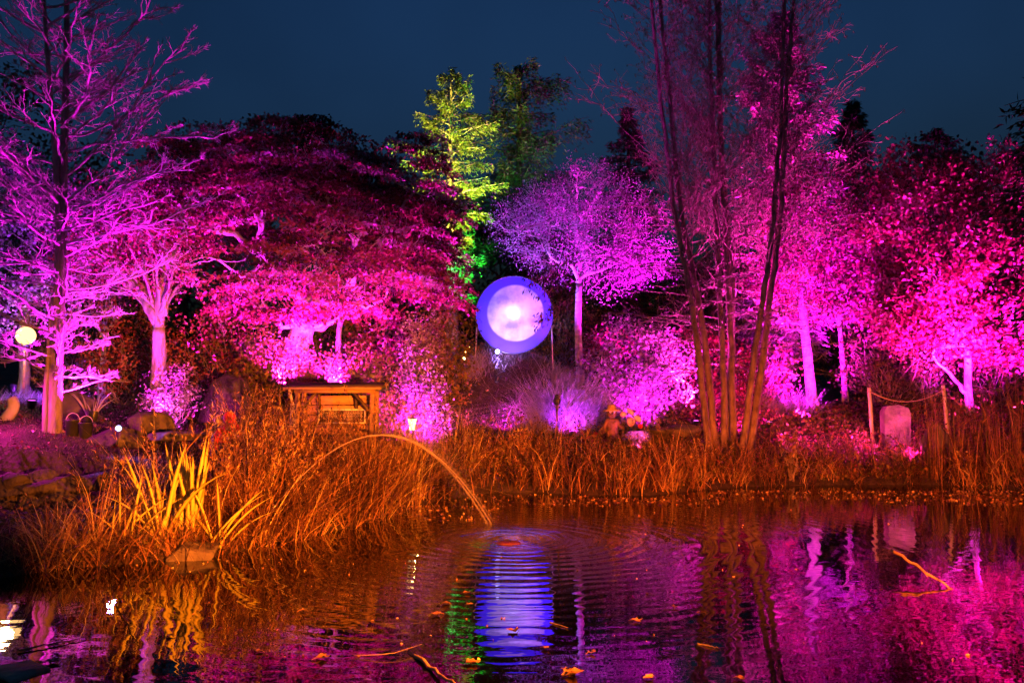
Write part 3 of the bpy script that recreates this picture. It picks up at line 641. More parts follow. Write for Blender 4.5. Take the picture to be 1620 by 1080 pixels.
# --- shrubs
bush('rounded_bush', 'rounded leafy bush glowing pink right of the glowing disc', G(1003, 19.3), 1.15, 2.5, 141, 'leaf_pink', 6500, .10, .06, clump=150, shell=.5)
bush('column_bush', 'upright feathery bush glowing purple beside the wooden shelter', G(668, 15.4), .44, 2.7, 142, 'leaf_pink', 9000, .065, .04, clump=170, shell=.1, cl=.10)
bush('small_bush', 'small twiggy bush lit white pink at the foot of the fan of limbs', G(268, 13.7), .50, 1.0, 143, 'leaf_pink', 1700, .05, .035, clump=60, cl=.08)
k = 0
for px, D, r, H, m, n, lab in ((440, 16.0, .85, 1.9, 'leaf_olive', 3600, 'olive brown hedge shrub behind the left of the wooden shelter'), (560, 16.3, .8, 2.0, 'leaf_olive', 3600, 'olive brown hedge shrub behind the shelter roof'),
                               (600, 15.2, .6, 1.5, 'leaf_olive', 2800, 'dense ivy-like shrub between the shelter and the purple bush'), (700, 19.0, .7, 3.2, 'leaf_olive', 3600, 'tall loose shrub with orange leaves left of the glowing disc'),
                               (620, 18.5, .9, 2.9, 'leaf_maple', 3600, 'brown leaved shrub above the purple bush'), (350, 17.0, 1.0, 2.3, 'leaf_maple', 3000, 'dark red shrub behind the big boulder'),
                               (205, 16.2, .8, 1.6, 'leaf_maple', 2200, 'low dark shrub left of the white pink bush'), (1400, 21.0, 1.1, 2.2, 'leaf_dark', 2600, 'dark shrub behind the rope barrier'),
                               (1460, 21.6, 1.0, 2.2, 'leaf_dark', 2400, 'dark shrub left of the white-lit trunk'), (1575, 21.3, 1.1, 2.0, 'leaf_dark', 2400, 'dark shrub right of the white-lit trunk'),
                               (1120, 21.0, 1.0, 2.4, 'leaf_maple', 2600, 'crimson shrub behind the middle alder stems'), (1200, 21.5, .9, 2.0, 'leaf_maple', 2200, 'crimson shrub left of the birch'), (960, 22.5, .9, 1.8, 'leaf_maple', 2200, 'dark red shrub behind the rounded pink bush'),
                               (885, 24.5, 1.2, 3.0, 'leaf_olive', 2600, 'dark shrub behind the trunk of the round twiggy tree'), (500, 19.5, 1.3, 2.8, 'leaf_dark', 2800, 'dark shrub under the dome-shaped maple'), (400, 20, 1.4, 2.6, 'leaf_dark', 2800, 'dark shrub far back under the left of the maple'), (110, 20, 1.2, 2.2, 'leaf_dark', 2400, 'dark shrub behind the bare tree trunk')):
    bush('shrub', lab, G(px, D), r, H, 150 + k, m, n, .09 if D > 18 else .075, .06 if D > 18 else .05, clump=80, cl=.16, group='shrubs between the trees'); k += 1
# bare crooked stem behind the shelter
rng = RNG(171); sb = G(540, 16.6); t = thing('leaning_tree', 'thin pink-lit leaning trunk behind the shelter roof', 'tree', sb)
m_ = MB(); m_.tube(smooth_path([sb - (0, 0, .2), P(538, 590, 16.6), P(534, 540, 16.6), P(540, 500, 16.6)], 12), np.linspace(.07, .05, 12), 8); m_.build('trunk', M['bark_mid'], t, smooth=True)
m_ = MB(); grow(m_, P(540, 502, 16.6), np.array([0, 0, 1.]), ellip(rng, 30, P(545, 450, 16.6), (.9, .6, .5)), .045, rng); m_.build('branches', M['bark_mid'], t)

# iris clumps and spiky leaves
def spear(name, label, base, n, H, w, seed, mat='iris', az=None, spread=.55, group=None, cat='plant'):
    rng = RNG(seed); base = np.array(base, float); t = thing(name, label, cat, base, group)
    for k in range(n):
        b = MB(); a = rng.random() * 2 * PI; ln = spread * rng.uniform(-1, 1); h = H * rng.uniform(.6, 1.08)
        d = np.array([1., 0, 0]) * ln + np.array([0, 1., 0]) * rng.normal() * .15; S = 8; V = []
        sd = nrm(np.array([1, rng.normal() * .5, 0])); nn = np.array([-sd[1], sd[0], 0]); p0 = base + rng.normal(size=3) * (.05, .04, 0); cu = rng.uniform(0, .35)
        for q in range(S + 1):
            u = q / S; c = p0 + d * h * (u * .8 + cu * u ** 3) + np.array([0, 0, 1.]) * h * (u - abs(ln) * .3 * u * u - cu * .25 * u ** 3)
            ww = w * (math.sin(PI * min(u * .5 + .22, 1)) if u < .55 else math.sin(PI * .495) * (1 - ((u - .55) / .45) ** 1.4)) * .5 + .0006
            V += [c - sd * ww, c + nn * ww * .35, c + sd * ww, c - nn * ww * .12]
        i = np.arange(S)[:, None] * 4; j = np.arange(4)[None]; Fc = np.stack([i + j, i + (j + 1) % 4, i + 4 + (j + 1) % 4, i + 4 + j], -1).reshape(-1, 4)
        b.add(V, Fc, np.full(len(Fc), rng.random())); b.build('leaf', M[mat], t, smooth=True)
    return t
spear('iris_clump', 'tall fan of broad yellow sword leaves standing straight at the water edge', G(308, 8.75), 16, 1.22, .06, 181, spread=.30, group='yellow iris clumps')
spear('iris_clump', 'yellow sword leaves leaning left, left of the straight iris fan', G(262, 8.6), 10, 1.28, .05, 182, spread=.75, group='yellow iris clumps')
spear('iris_clump', 'few yellow sword leaves leaning right, right of the straight iris fan', G(352, 8.75), 7, .85, .032, 183, spread=1.0, group='yellow iris clumps')
spear('iris_clump', 'low orange sword leaves at the left end of the promontory reeds', G(200, 8.5), 8, .85, .03, 184, spread=1.0, group='yellow iris clumps')
spear('spear_plant', 'small plant of white-lit pointed leaves behind the bare tree trunk', G(150, 13.2), 9, .62, .03, 185, 'pale_grass', spread=.7)
spear('spear_plant', 'yucca-like plant of pale yellow leaves left above the purple bush', G(603, 17.4), 16, 1.9, .03, 186, 'pale_grass', spread=.5)

# ================================================================ REEDS, GRASS (stuff)
def scatter(n, x0, x1, y0, y1, d0, d1, seed, pxr=None, power=1.0):
    rng = RNG(seed); out = []; tot = 0; it = 0
    while tot < n and it < 60:
        X = rng.uniform(x0, x1, n * 2); Y = rng.uniform(y0, y1, n * 2); d = sdist(X, Y); ok = (d > d0) & (d < d1)
        if pxr is not None:
            u = 810 + F * X / np.maximum(Y, .1) / math.cos(TH) * 1.0; ok &= (u > pxr[0]) & (u < pxr[1])
        if power != 1: ok &= rng.random(len(X)) < np.clip(1 - (d - d0) / (d1 - d0), 0, 1) ** power
        out.append(np.stack([X[ok], Y[ok]], 1)); tot += ok.sum(); it += 1
    q = np.concatenate(out)[:n]; return np.column_stack([q, gz(q[:, 0], q[:, 1]) - .02])
def clumpy(B, seed, k=.5):
    """pull points together into tufts"""
    rng = RNG(seed); n = len(B); c = B[rng.integers(n, size=max(n // 26, 1))]
    i = rng.integers(len(c), size=n); q = c[i] + rng.normal(size=(n, 3)) * (.085, .085, 0); q[:, 2] = gz(q[:, 0], q[:, 1]) - .03
    m = rng.random(n) < k; B = B.copy(); B[m] = q[m]; return B
def stuff(mb, name, mat, label, cat):
    o = mb.build(name, M[mat]); kind(o, 'stuff', label, cat); return o
# promontory sedge at the waterline
rng = RNG(201); m_ = MB()
B = clumpy(scatter(4300, -6.2, -1.2, 6.8, 10.6, .0, 1.3, 202, (60, 560)), 203, .8); m_.blades(B, .44, .012, rng, .5, .9, 5)
B = clumpy(scatter(3000, -7.5, -4.0, 6.6, 9.0, .0, 1.2, 204, (-40, 260)), 205, .6); m_.blades(B, .24, .010, rng, .6, .8, 4)
B = clumpy(scatter(2100, -3.5, .4, 7.5, 14.0, -.05, .9, 206, (400, 800)), 207, .85); m_.blades(B, .95, .014, rng, .5, .95, 6)
B = clumpy(scatter(1300, -3.0, .6, 9.5, 14.0, .1, 1.4, 208, (560, 830)), 209, .5); m_.blades(B, .92, .014, rng, .2, .4, 5)
stuff(m_, 'sedge', 'reed', 'arching dry sedge along the edge of the left promontory', 'sedge')
q_ = scatter(420, -2.4, -.9, 11.5, 14.5, .05, 1.5, 291, (612, 702)); m9 = MB(); m9.blades(q_, .98, .014, RNG(292), .08, .15, 4)
q_ = scatter(160, -2.4, -.9, 11.5, 14.5, .05, 1.2, 293, (640, 668)); m9.blades(q_, .98, .022, RNG(294), .05, .1, 4); q_ = scatter(300, -2.4, -.9, 11.5, 14.5, .15, .75, 295, (632, 672)); m9.blades(q_, RNG(297).uniform(1.0, 1.14, len(q_)) - q_[:, 2], .026, RNG(296), .03, .05, 4); stuff(m9, 'lantern_reeds', 'reed', 'reeds crowding the foot of the flared lantern', 'reeds')
# tall feathery reeds
def reed_bed(parts, seed, mat, name, label):
    rng = RNG(seed); m_ = MB()
    for n, reg, h, ln, cu, w, pl in parts:
        B = clumpy(scatter(n, *reg), seed + 3, .75); B2 = B
        hh = h * (.50 + .55 * rng.random(len(B2))) * np.clip(1 + .42 * vary(B2), .4, 1.6); tip = m_.blades(B2, hh, w, rng, ln, cu, 5)
        if pl:
            q = rng.random(len(B2)) < pl; T_ = tip[q]; b_ = B2[q]; n_ = len(T_)
            ax = nrm(T_ - b_ + (0, 0, .2)); R = 26; s = rng.random((n_, R)); C = T_[:, None] - ax[:, None] * (s[..., None] * .24) + rng.normal(size=(n_, R, 3)) * .012
            m_.leaves(C.reshape(-1, 3), np.repeat(ax, R, 0) + rng.normal(size=(n_ * R, 3)) * .45, .055, .011, rng)
        # leaves off the stem
        q = rng.random(len(B2)) < .45; b_ = B2[q]; t_ = tip[q]; f = rng.uniform(.25, .75, (len(b_), 1))
        m_.blades(b_ + (t_ - b_) * f, .30, w * 1.3, rng, .9, .9, 4)
    return stuff(m_, name, mat, label, 'reeds')
reed_bed([(1700, (-4.5, -.6, 8.0, 13.5, .25, 3.0, 212, (375, 700)), 1.25, .18, .28, .012, .45),
          (900, (-4.9, -2.6, 8.0, 11.5, .3, 1.9, 213, (340, 480)), 1.30, .14, .2, .010, .4),
          (380, (-6.2, -3.8, 8.0, 10.5, .3, 1.8, 214, (150, 330)), .95, .18, .25, .008, .2)], 211, 'reed', 'reeds', 'tall dry feathery reeds lit orange behind the water jet')
reed_bed([(1900, (-1.6, 6.5, 13.5, 18.2, .0, 1.9, 222, (690, 1130)), .95, .20, .35, .014, .2),
          (1500, (-1.2, 12, 13.5, 19, -.05, .6, 223, (780, 1640)), .42, .35, .7, .012, 0)], 221, 'reed', 'bank_reeds', 'orange reeds fringing the far bank in the middle')
reed_bed([(1500, (4.4, 12.5, 14, 18.8, .0, 1.8, 232, (1130, 1640)), .85, .18, .4, .012, .1),
          (330, (7.5, 12.5, 14, 18.5, .0, 1.1, 233, (1440, 1640)), 2.15, .05, .1, .012, .05)], 231, 'reed_dim', 'bank_reeds', 'dim reddish reeds fringing the far bank on the right')
# lawn
rng = RNG(241); m_ = MB()
B = scatter(23000, -11, -3.2, 10.3, 18, .6, 12, 242, (-60, 420)); m_.blades(B, .075, .011, rng, .5, .5, 2)
B = scatter(20000, -2.6, 3.5, 16.5, 23, .8, 12, 243); m_.blades(B, .12, .013, rng, .5, .5, 2)
B = scatter(18000, 2.5, 15, 15.5, 24, .8, 12, 244, (950, 1660)); m_.blades(B, .14, .016, rng, .6, .5, 2)
stuff(m_, 'lawn_grass', 'lawn', 'short grass covering the slopes behind the pond', 'grass')
# leafy ground cover on the far bank
rng = RNG(251); m_ = MB()
B = scatter(430, 2.0, 13.5, 14.5, 22, .25, 6, 252, (900, 1650)); C = np.repeat(B, 30, 0) + np.abs(rng.normal(size=(430 * 30, 3))) * (0, 0, .20) + rng.normal(size=(430 * 30, 3)) * (.14, .14, .02)
m_.leaves(C, rng.normal(size=C.shape) + (0, 0, .3), .085, .055, rng)
B = scatter(160, -1.9, 2.6, 14, 18, .25, 3, 253, (700, 1050)); C = np.repeat(B, 26, 0) + np.abs(rng.normal(size=(160 * 26, 3))) * (0, 0, .28) + rng.normal(size=(160 * 26, 3)) * (.12, .12, .02)
m_.leaves(C, rng.normal(size=C.shape) + (0, 0, .3), .06, .035, rng)
B = scatter(150, -8.5, -3.4, 7, 10.6, .15, 2.6, 254, (-50, 360)); C = np.repeat(B, 24, 0) + np.abs(rng.normal(size=(150 * 24, 3))) * (0, 0, .10) + rng.normal(size=(150 * 24, 3)) * (.10, .10, .01)
m_.leaves(C, rng.normal(size=C.shape) + (0, 0, .3), .05, .03, rng)
stuff(m_, 'ground_cover', 'leaf_olive', 'low leafy plants covering the banks', 'ground cover')
# fallen leaves on the right bank slope
rng = RNG(255); m_ = MB(); B = scatter(5200, 1.5, 14, 15, 24, .6, 9, 256, (900, 1650)); B[:, 2] += .09
m_.leaves(B, rng.normal(size=B.shape) * (1, 1, .35), .10, .08, rng, True)
B = scatter(1300, -11, -3.5, 10, 18, .8, 9, 257, (-60, 420)); B[:, 2] += .05; m_.leaves(B, rng.normal(size=B.shape) * (1, 1, .35), .05, .035, rng, True)
stuff(m_, 'fallen_leaves', 'leaf_red', 'fallen leaves strewn over the grassy banks', 'leaves')
# pale grass clump
def tuft(label, base, n, H, seed, mat, r=.5, w=.01, curl=1.0, ln=.5, group='ornamental grass clumps'):
    rng = RNG(seed); b = np.array(base, float); B = b + rng.normal(size=(n, 3)) * (r * .4, r * .3, 0); B[:, 2] = gz(B[:, 0], B[:, 1]) - .02
    m_ = MB(); m_.blades(B, H, w, rng, ln, curl, 6); o = m_.build('grass_clump', M[mat], origin=b); tag(o, label, 'grass clump', group)
tuft('wide arching grass clump lit violet below the glowing disc', G(898, 18.6), 3600, 1.15, 261, 'pale_grass', .95)
tuft('short bright pink grass fringe to the right of the glowing disc on the mound', G(895, 21.7), 900, .42, 262, 'pale_grass', .7, ln=.6)
tuft('short lit grass fringe under the left of the glowing disc', G(748, 21.6), 900, .32, 263, 'pale_grass', .65, ln=.6)
tuft('purple lit grass clump left of the birch foot', G(1243, 21.6), 1500, .62, 264, 'pale_grass', .8)
tuft('violet lit grass strip on the rise by the globe lamp', G(55, 15.8), 1500, .28, 265, 'pale_grass', 1.2, ln=.5)
# single yellow plants at the waterline of the far bank
k = 0
for px, D, H, lab in ((1248, 16.2, .95, 'weed with bright orange leaves in front of the birch'), (1090, 15.6, .55, 'small orange-leaved weed left of the leftmost alder stems'), (822, 16.2, .9, 'yellow-leaved weed at the bank below the mound'), (1408, 17.2, .62, 'orange weed in front of the pink standing stone'), (1436, 17.3, .45, 'low weed at the right foot of the pink standing stone'), (1515, 16.2, .5, 'yellow-leaved weed below the white-lit trunk')):
    bush('weed', lab, G(px, D), .20, H, 270 + k, 'reed', 240, .075, .04, stems=6, clump=24, cl=.05, group='leafy weeds on the far bank', cat='plant'); k += 1
# ================================================================ THINGS
# --- glowing round disc on legs
def disc():
    D = 22.0; c = P(813.5, 497.5, D); R = 61.5 / F * D / math.cos(TH) * 1.0
    t = thing('moon_screen', 'big round screen with a full moon on it glowing violet white on the mound', 'light installation', (c[0], D, c[2] - R))
    m, tt, out = newmat('moon_fabric'); N = tt.nodes.new; K = tt.links.new
    tc = N("ShaderNodeTexCoord"); sp = N("ShaderNodeVectorMath"); sp.operation = 'SUBTRACT'; K(tc.outputs['Object'], sp.inputs[0]); sp.inputs[1].default_value = (R * .03, 0, R + R * .04)
    ln = N("ShaderNodeVectorMath"); ln.operation = 'LENGTH'; K(sp.outputs[0], ln.inputs[0])
    edge = N("ShaderNodeMapRange"); K(ln.outputs['Value'], edge.inputs[0]); edge.inputs[1].default_value = R * .70; edge.inputs[2].default_value = R * .745
    nz_ = N("ShaderNodeTexNoise"); nz_.inputs['Scale'].default_value = 1.8; nz_.inputs['Detail'].default_value = 5; K(tc.outputs['Object'], nz_.inputs['Vector'])
    c1 = ramp(tt, nz_.outputs[0], [(.38, (.26, .23, .36)), (.60, (.62, .58, .62))])
    mx = N("ShaderNodeMix"); mx.data_type = 'RGBA'; K(edge.outputs[0], mx.inputs[0]); K(c1, mx.inputs[6]); mx.inputs[7].default_value = (.10, .062, .72, 1)
    d_ = N("ShaderNodeBsdfDiffuse"); tr = N("ShaderNodeBsdfTranslucent"); ms = N("ShaderNodeMixShader"); ms.inputs[0].default_value = .5
    K(mx.outputs[2], d_.inputs[0]); K(mx.outputs[2], tr.inputs[0]); K(d_.outputs[0], ms.inputs[1]); K(tr.outputs[0], ms.inputs[2]); K(ms.outputs[0], out.inputs[0])
    b = MB(); n = 64; a = np.arange(n) * 2 * PI / n
    rings = [(0.001, .0), (R * .5, .0), (R * .985, 0.0)]
    V = np.array([[c[0] + r * math.cos(q), D, c[2] + r * math.sin(q)] for r, _ in rings for q in a]); i = np.arange(2)[:, None] * n; j = np.arange(n)[None]; jn = (j + 1) % n
    b.add(V, np.stack([i + j, i + jn, i + n + jn, i + n + j], -1).reshape(-1, 4)); b.build('screen', m, t)
    b = MB(); q = np.stack([c[0] + R * np.cos(np.append(a, 0)), np.full(n + 1, D), c[2] + R * np.sin(np.append(a, 0))], 1); b.tube(q, .016, 8, cap=False); b.build('ring_frame', M['black'], t, smooth=True)
    for s in (-1, 1):
        x = c[0] + s * R * .97; zt = c[2] - R * .28; b = MB(); g0 = float(gz(np.array([x]), np.array([D - .1]))[0]); b.tube([(x, D + .03, zt), (x + s * .03, D - .05, g0 - .15)], .016, 8); b.build('leg', M['wood_pale'], t, smooth=True)
        b = MB(); g0 = float(gz(np.array([x]), np.array([D + .8]))[0]); b.tube([(x, D + .03, zt), (x, D + .8, g0 - .1)], .014, 8); b.build('strut', M['black'], t, smooth=True)
    # bulb behind the fabric that burns through in the middle
    bl = MB(); bp = c + np.array([-.02, .27, .02]); bl.ball(bp, .07, 12, 8); bl.build('bulb', M['lens_blue'], t, smooth=True)
    b = MB(); b.tube([bp - (0, 0, .06), (bp[0], bp[1] + .1, float(gz(np.array([bp[0]]), np.array([bp[1] + .1]))[0]) - .1)], .014, 6); b.build('lamp_post', M['black'], t)
    light('backlight', 'POINT', bp + np.array([0, -.09, 0]), None, (.62, .50, 1), 15, radius=.05, parent=t)
    return c, R
MC, MR = disc()
lp = P(787, 557, 20.9); lp[2] = float(gz(lp[0:1], lp[1:2])[0]) + .02
flood(lp, MC + (0.05, 0, 0), (.30, .20, 1), 500, 'small floodlight burning white violet at the lower left of the glowing disc', size=75, lens='lens_blue', stake=.08)
st_ = MB(); st_.ball(P(787, 556, 20.75), .06, 12, 8); tag(st_.build('bulb', M['lens_blue'], smooth=True), 'bright bare bulb shining in front of the lower left of the glowing disc', 'bulb')

# --- globe lamp
gl = P(41, 531, 16.9); gb = np.array([gl[0], 16.9, float(gz(np.array([gl[0]]), np.array([16.9]))[0])])
t = thing('globe_lamp', 'warm white globe lamp on a thin post left of the bare tree', 'lamp', gb)
b = MB(); b.ball(gl, .19, 24, 16); b.build('globe', M['globe'], t, smooth=True)
b = MB(); b.lathe(gl - (0, 0, .27), [(.02, 0), (.07, .02), (.09, .09), (.06, .095)], 14); b.build('collar', M['black'], t, smooth=True)
b = MB(); b.tube([gb - (0, 0, .2), gl - (0, 0, .25)], [.03, .025], 8); b.build('post', M['wood'], t, smooth=True)
light('lamp', 'POINT', gl + (0, -.26, .0), None, (1, .6, .25), 60, radius=.15, parent=t)

# --- flared lantern
ll = P(652, 671, 14.0); gb = np.array([ll[0], 14.0, float(gz(np.array([ll[0]]), np.array([14.0]))[0])])
t = thing('garden_lantern', 'flared warm white lantern glowing in the reeds below the purple bush', 'lantern', gb)
b = MB(); b.lathe(ll - (0, 0, .105), [(.001, 0), (.048, .0), (.05, .03), (.055, .09), (.072, .17), (.08, .20)], 18); b.build('shade', M['lantern'], t, smooth=True)
b = MB(); b.lathe(ll + (0, 0, .095), [(.081, 0), (.084, .01), (.02, .03), (.001, .032)], 18); b.build('cap', M['black'], t)
b = MB(); b.tube([gb - (0, 0, .2), ll - (0, 0, .10)], .014, 6); b.build('post', M['black'], t)
light('lamp', 'POINT', ll + (.02, .14, .02), None, (1, .55, .12), 30, radius=.04, parent=t)

# --- wooden notice shelter
def shelter():
    D = 13.0; L_ = P(466, 640, D)[0]; R_ = P(594, 640, D)[0]; g0 = float(gz(np.array([(L_ + R_) / 2]), np.array([D]))[0]); zt = P(530, 615, D)[2]; w = R_ - L_; xm = (L_ + R_) / 2
    t = thing('notice_shelter', 'small wooden notice shelter with a lean roof standing in the reeds', 'shelter', (xm, D, g0))
    for s, x in ((-1, L_ + .05), (1, R_ - .05)):
        for dy in (0, .42):
            b = MB(); b.box((x, D + dy, (g0 - .2 + zt - .03) / 2), (.075, .075, zt - .03 - g0 + .2)); b.build('post', M['wood'], t)
        b = MB(); b.tube([(x - s * .04, D - .02, zt - .36), (x - s * .30, D - .02, zt - .07)], .028, 4); b.build('brace', M['wood_dark'], t)
    b = MB(); b.box((xm, D - .02, zt - .04), (w, .05, .055)); b.build('beam', M['wood'], t)
    b = MB()
    for s in (-1, 1): b.box((xm, D + .21 + s * .21, zt + .055), (w + .24, .45, .022), rx=-s * .22)
    b.build('roof', M['wood_dark'], t)
    b = MB(); b.box((xm, D - .225, zt + .005), (w + .26, .025, .035)); b.build('fascia', M['wood'], t)
    b = MB(); zb = P(530, 688, D)[2]
    for k in range(4):
        h = (zt - .10 - zb) / 4; b.box((xm + .02, D + .30, zb + h * (k + .5)), (w - .22, .03, h - .012), mat=0)
    b.build('back_boards', M['wood_light'], t)
    for f in (-.22, .24):
        b = MB(); b.box((xm + f * w, D + .14, zt - .20), (.035, .05, .24), rx=.25); b.build('bracket', M['wood_dark'], t)
    # framed notice
    x0, x1 = P(500, 660, D)[0], P(574, 660, D)[0]; za, zc = P(530, 669, D)[2], P(530, 648, D)[2]; y = D + .20; xc = (x0 + x1) / 2; zc_ = (za + zc) / 2
    b = MB(); b.box((xc, y, zc_), (x1 - x0, .02, zc - za)); sg = b.build('notice_board', M['wood_dark'], t)
    b = MB()
    for z in (za, zc): b.box((xc, y - .016, z), (x1 - x0 + .04, .02, .022))
    for x in (x0, x1): b.box((x, y - .018, zc_), (.022, .02, zc - za))
    b.build('frame', M['white'], sg)
    b = MB(); rng = RNG(301)
    for col_, (a0, a1) in enumerate(((x0 + .04, x0 + .30), (xc + .02, x1 - .04))):
        for k in range(7 if col_ else 5):
            z = zc - .030 - k * .024; x = a0
            while x < a1 - .02:
                q = min(rng.uniform(.015, .05), a1 - x); b.box((x + q / 2, y - .0125, z), (q, .003, .008)); x += q + .009
    b.build('text_lines', M['wood_pale'], sg)
    # shelf with logs
    b = MB(); b.box((xm, D + .15, g0 + .30), (w - .2, .30, .03)); b.build('shelf', M['wood_dark'], t)
shelter()
# birch-pale post left of the shelter
p0 = P(463, 650, 12.6); gb = float(gz(p0[0:1], np.array([12.6]))[0]); t = thing('leaning_post', 'short pale post lit pink against the left side of the shelter', 'post', (p0[0], 12.6, gb))
b = MB(); b.tube([(p0[0] + .02, 12.6, gb - .1), P(464, 640, 12.6)], [.06, .05], 9); b.tube([P(464, 642, 12.6), P(458, 616, 12.6)], [.022, .016], 7); b.build('shaft', M['wood_pale'], t, smooth=True)
b = MB(); b.lathe(P(464, 640, 12.6), [(.051, 0), (.04, .015), (.001, .02)], 9); b.build('top', M['white'], t)

# --- rope barrier
def rope():
    D = 18.6; a = P(1375, 614, D); c = P(1492, 610, D); ga = G(1378, D)[2]; gc = G(1497, D)[2]
    for (p, g, dx, lab) in ((a, ga, .05, 'short pink-lit wooden post holding the left end of the sagging rope'), (c, gc, .08, 'short pink-lit wooden post holding the right end of the sagging rope')):
        t = thing('rope_post', lab, 'post', (p[0] + dx, D, g), 'posts of the rope barrier')
        b = MB(); b.tube([(p[0] + dx, D, g - .2), p, p + (-.002, 0, .012)], [.045, .042, .034], 10); b.build('shaft', M['wood_pale'], t, smooth=False)
        b = MB(); b.tube([p - (0, 0, .10), p - (-.005, 0, .07)], .052, 10); b.build('band', M['rope'], t)
    s = np.linspace(0, 1, 30); q = a[None] * (1 - s[:, None]) + c[None] * s[:, None] - np.array([0, 0, 1.]) * (.08 + .26 * 4 * (s * (1 - s)))[:, None] ** 1
    q[:, 1] -= .05; b = MB(); b.tube(q, .014, 7); tag(b.build('rope', M['rope'], smooth=True), 'sagging rope strung between two short posts before the dark shrubs', 'rope')
rope()

# --- stones
def rock(name, label, c, d, seed, mat='stone', n=2, rough=.14, group=None, rz=0, flat=1.0, parent=None, cat='rock'):
    rng = RNG(seed); import bmesh
    bm = bmesh.new(); bmesh.ops.create_icosphere(bm, subdivisions=4, radius=1)
    pl = nrm(rng.normal(size=(10, 3))); od = rng.uniform(.34, .68, 10)
    for v in bm.verts:
        p = np.array(v.co)
        for u, o in zip(pl, od):
            s = p @ u
            if s > o: p = p - u * (s - o)
        p = p * (1 + rough * .3 * rng.normal() * .2); v.co = p
    V = np.array([v.co[:] for v in bm.verts]) * np.array(d) * .86; Fc = [[v.index for v in f.verts] for f in bm.faces]; bm.free()
    cz, sz = math.cos(rz), math.sin(rz); V = V @ np.array([[cz, sz, 0], [-sz, cz, 0], [0, 0, 1]])
    m_ = MB(); m_.add(V + np.array(c), Fc)
    o = m_.build(name, M[mat], parent, origin=None if parent else c)
    if parent is None: tag(o, label, cat, group)
    return o
def rk(label, px, py, D, wpx, hpx, seed, mat='stone', dep=None, **k):
    s = D / F; c = P(px, py, D); return rock('rock', label, c, (wpx * s, (dep or wpx * .8) * s, hpx * s), seed, mat, **k)
import bmesh
bm = bmesh.new(); org = P(362, 640, 14.6)
for px, py, dd in ((312, 668, 14.9), (318, 640, 15.0), (334, 604, 15.1), (358, 590, 15.2), (392, 600, 15.3), (410, 668, 15.0), (330, 668, 14.1), (345, 640, 14.15), (352, 612, 14.4), (378, 600, 14.7), (384, 640, 14.2), (398, 668, 14.2), (404, 650, 14.5)):
    bm.verts.new(P(px, py, dd) - org)
bmesh.ops.convex_hull(bm, input=bm.verts); bmesh.ops.bevel(bm, geom=bm.edges[:], offset=.02, segments=2, affect='EDGES')
me = bpy.data.meshes.new('rock'); bm.to_mesh(me); bm.free(); me.materials.append(M['stone_dark']); o = bpy.data.objects.new('rock', me); COL.objects.link(o); o.location = org
tag(o, 'big dark angular boulder behind the red cloaked figure', 'rock', 'boulders')
rk('low boulder at the waterline under the straight iris fan', 300, 876, 8.5, 84, 34, 312, 'stone_dark', group='boulders')
rk('dark boulder under the blue white floodlight', 182, 704, 11.9, 70, 52, 313, 'stone_dark', group='boulders')
rk('flat pale stone edging lying in front of the big dark boulder', 292, 688, 11.6, 84, 16, 314, group='boulders')
rk('round dark stone right of the blue white floodlight', 232, 684, 12.4, 60, 40, 315, 'stone_dark', group='boulders')
rk('wide grassy stone behind the trunk foot of the bare tree', 128, 652, 13.6, 70, 44, 316, 'stone_dark', group='boulders')
c = P(1417, 672, 17.8); b = MB(); rng = RNG(317); ns = 16
for sg in (-1, 1):
    pass
prof = [(-.30, -.55), (-.29, .30), (-.22, .42), (.02, .45), (.25, .38), (.30, .26), (.29, -.55)]
Vf = [(c[0] + x, 17.70 - .03 * z + .01 * rng.normal(), c[2] + z) for x, z in prof]; Vb = [(c[0] + x * .94, 17.96, c[2] + z * .96) for x, z in prof]; n_ = len(prof)
b.add(Vf + Vb, [list(range(n_))]); b.add(Vf + Vb, [list(range(n_, 2 * n_))[::-1]]); b.add(Vf + Vb, [[k, k + n_, (k + 1) % n_ + n_, (k + 1) % n_] for k in range(n_)])
tag(b.build('rock', M['stone']), 'upright stone slab glowing pink below the rope barrier', 'rock', 'boulders')
rk('small pink-lit stone among the weeds right of the upright slab', 1476, 706, 17.2, 36, 50, 318, group='boulders')
rk('long low dark stone at the foot of the alder stems', 1062, 688, 16.8, 100, 26, 319, 'stone_dark', group='boulders')
rk('pale stone corner at the very left edge beside the lawn', -6, 688, 11.8, 40, 18, 320, 'white', group='boulders')
# dry stone wall by the inlet
t = thing('dry_stone_wall', 'low dry stone wall holding the lawn above the small inlet', 'wall', W(60, 830))
rng = RNG(325)
for row, (py, hh) in enumerate(((818, 28), (795, 26), (775, 24), (760, 18))):
    x = -110 + row * 9
    while x < 134:
        wv = rng.uniform(30, 62); Dw = 10.45 + row * .06
        rock('stone', '', P(x + wv / 2, py + rng.normal() * 2, Dw), (wv * Dw / F * 1.25, .34, hh * Dw / F * 1.35), int(rng.integers(1e6)), 'stone_dark', parent=t, rough=.1); x += wv

# --- curved log and leaning plank at the left edge
b = MB(); b.tube(smooth_path([P(-30, 690, 12.4), P(2, 672, 12.3), P(16, 655, 12.3), P(24, 640, 12.3), P(18, 630, 12.3)], 16), np.linspace(.10, .075, 16), 10)
tag(b.build('curved_log', M['wood_pale'], smooth=True), 'curved pink-lit log rising at the left edge of the lawn', 'log')

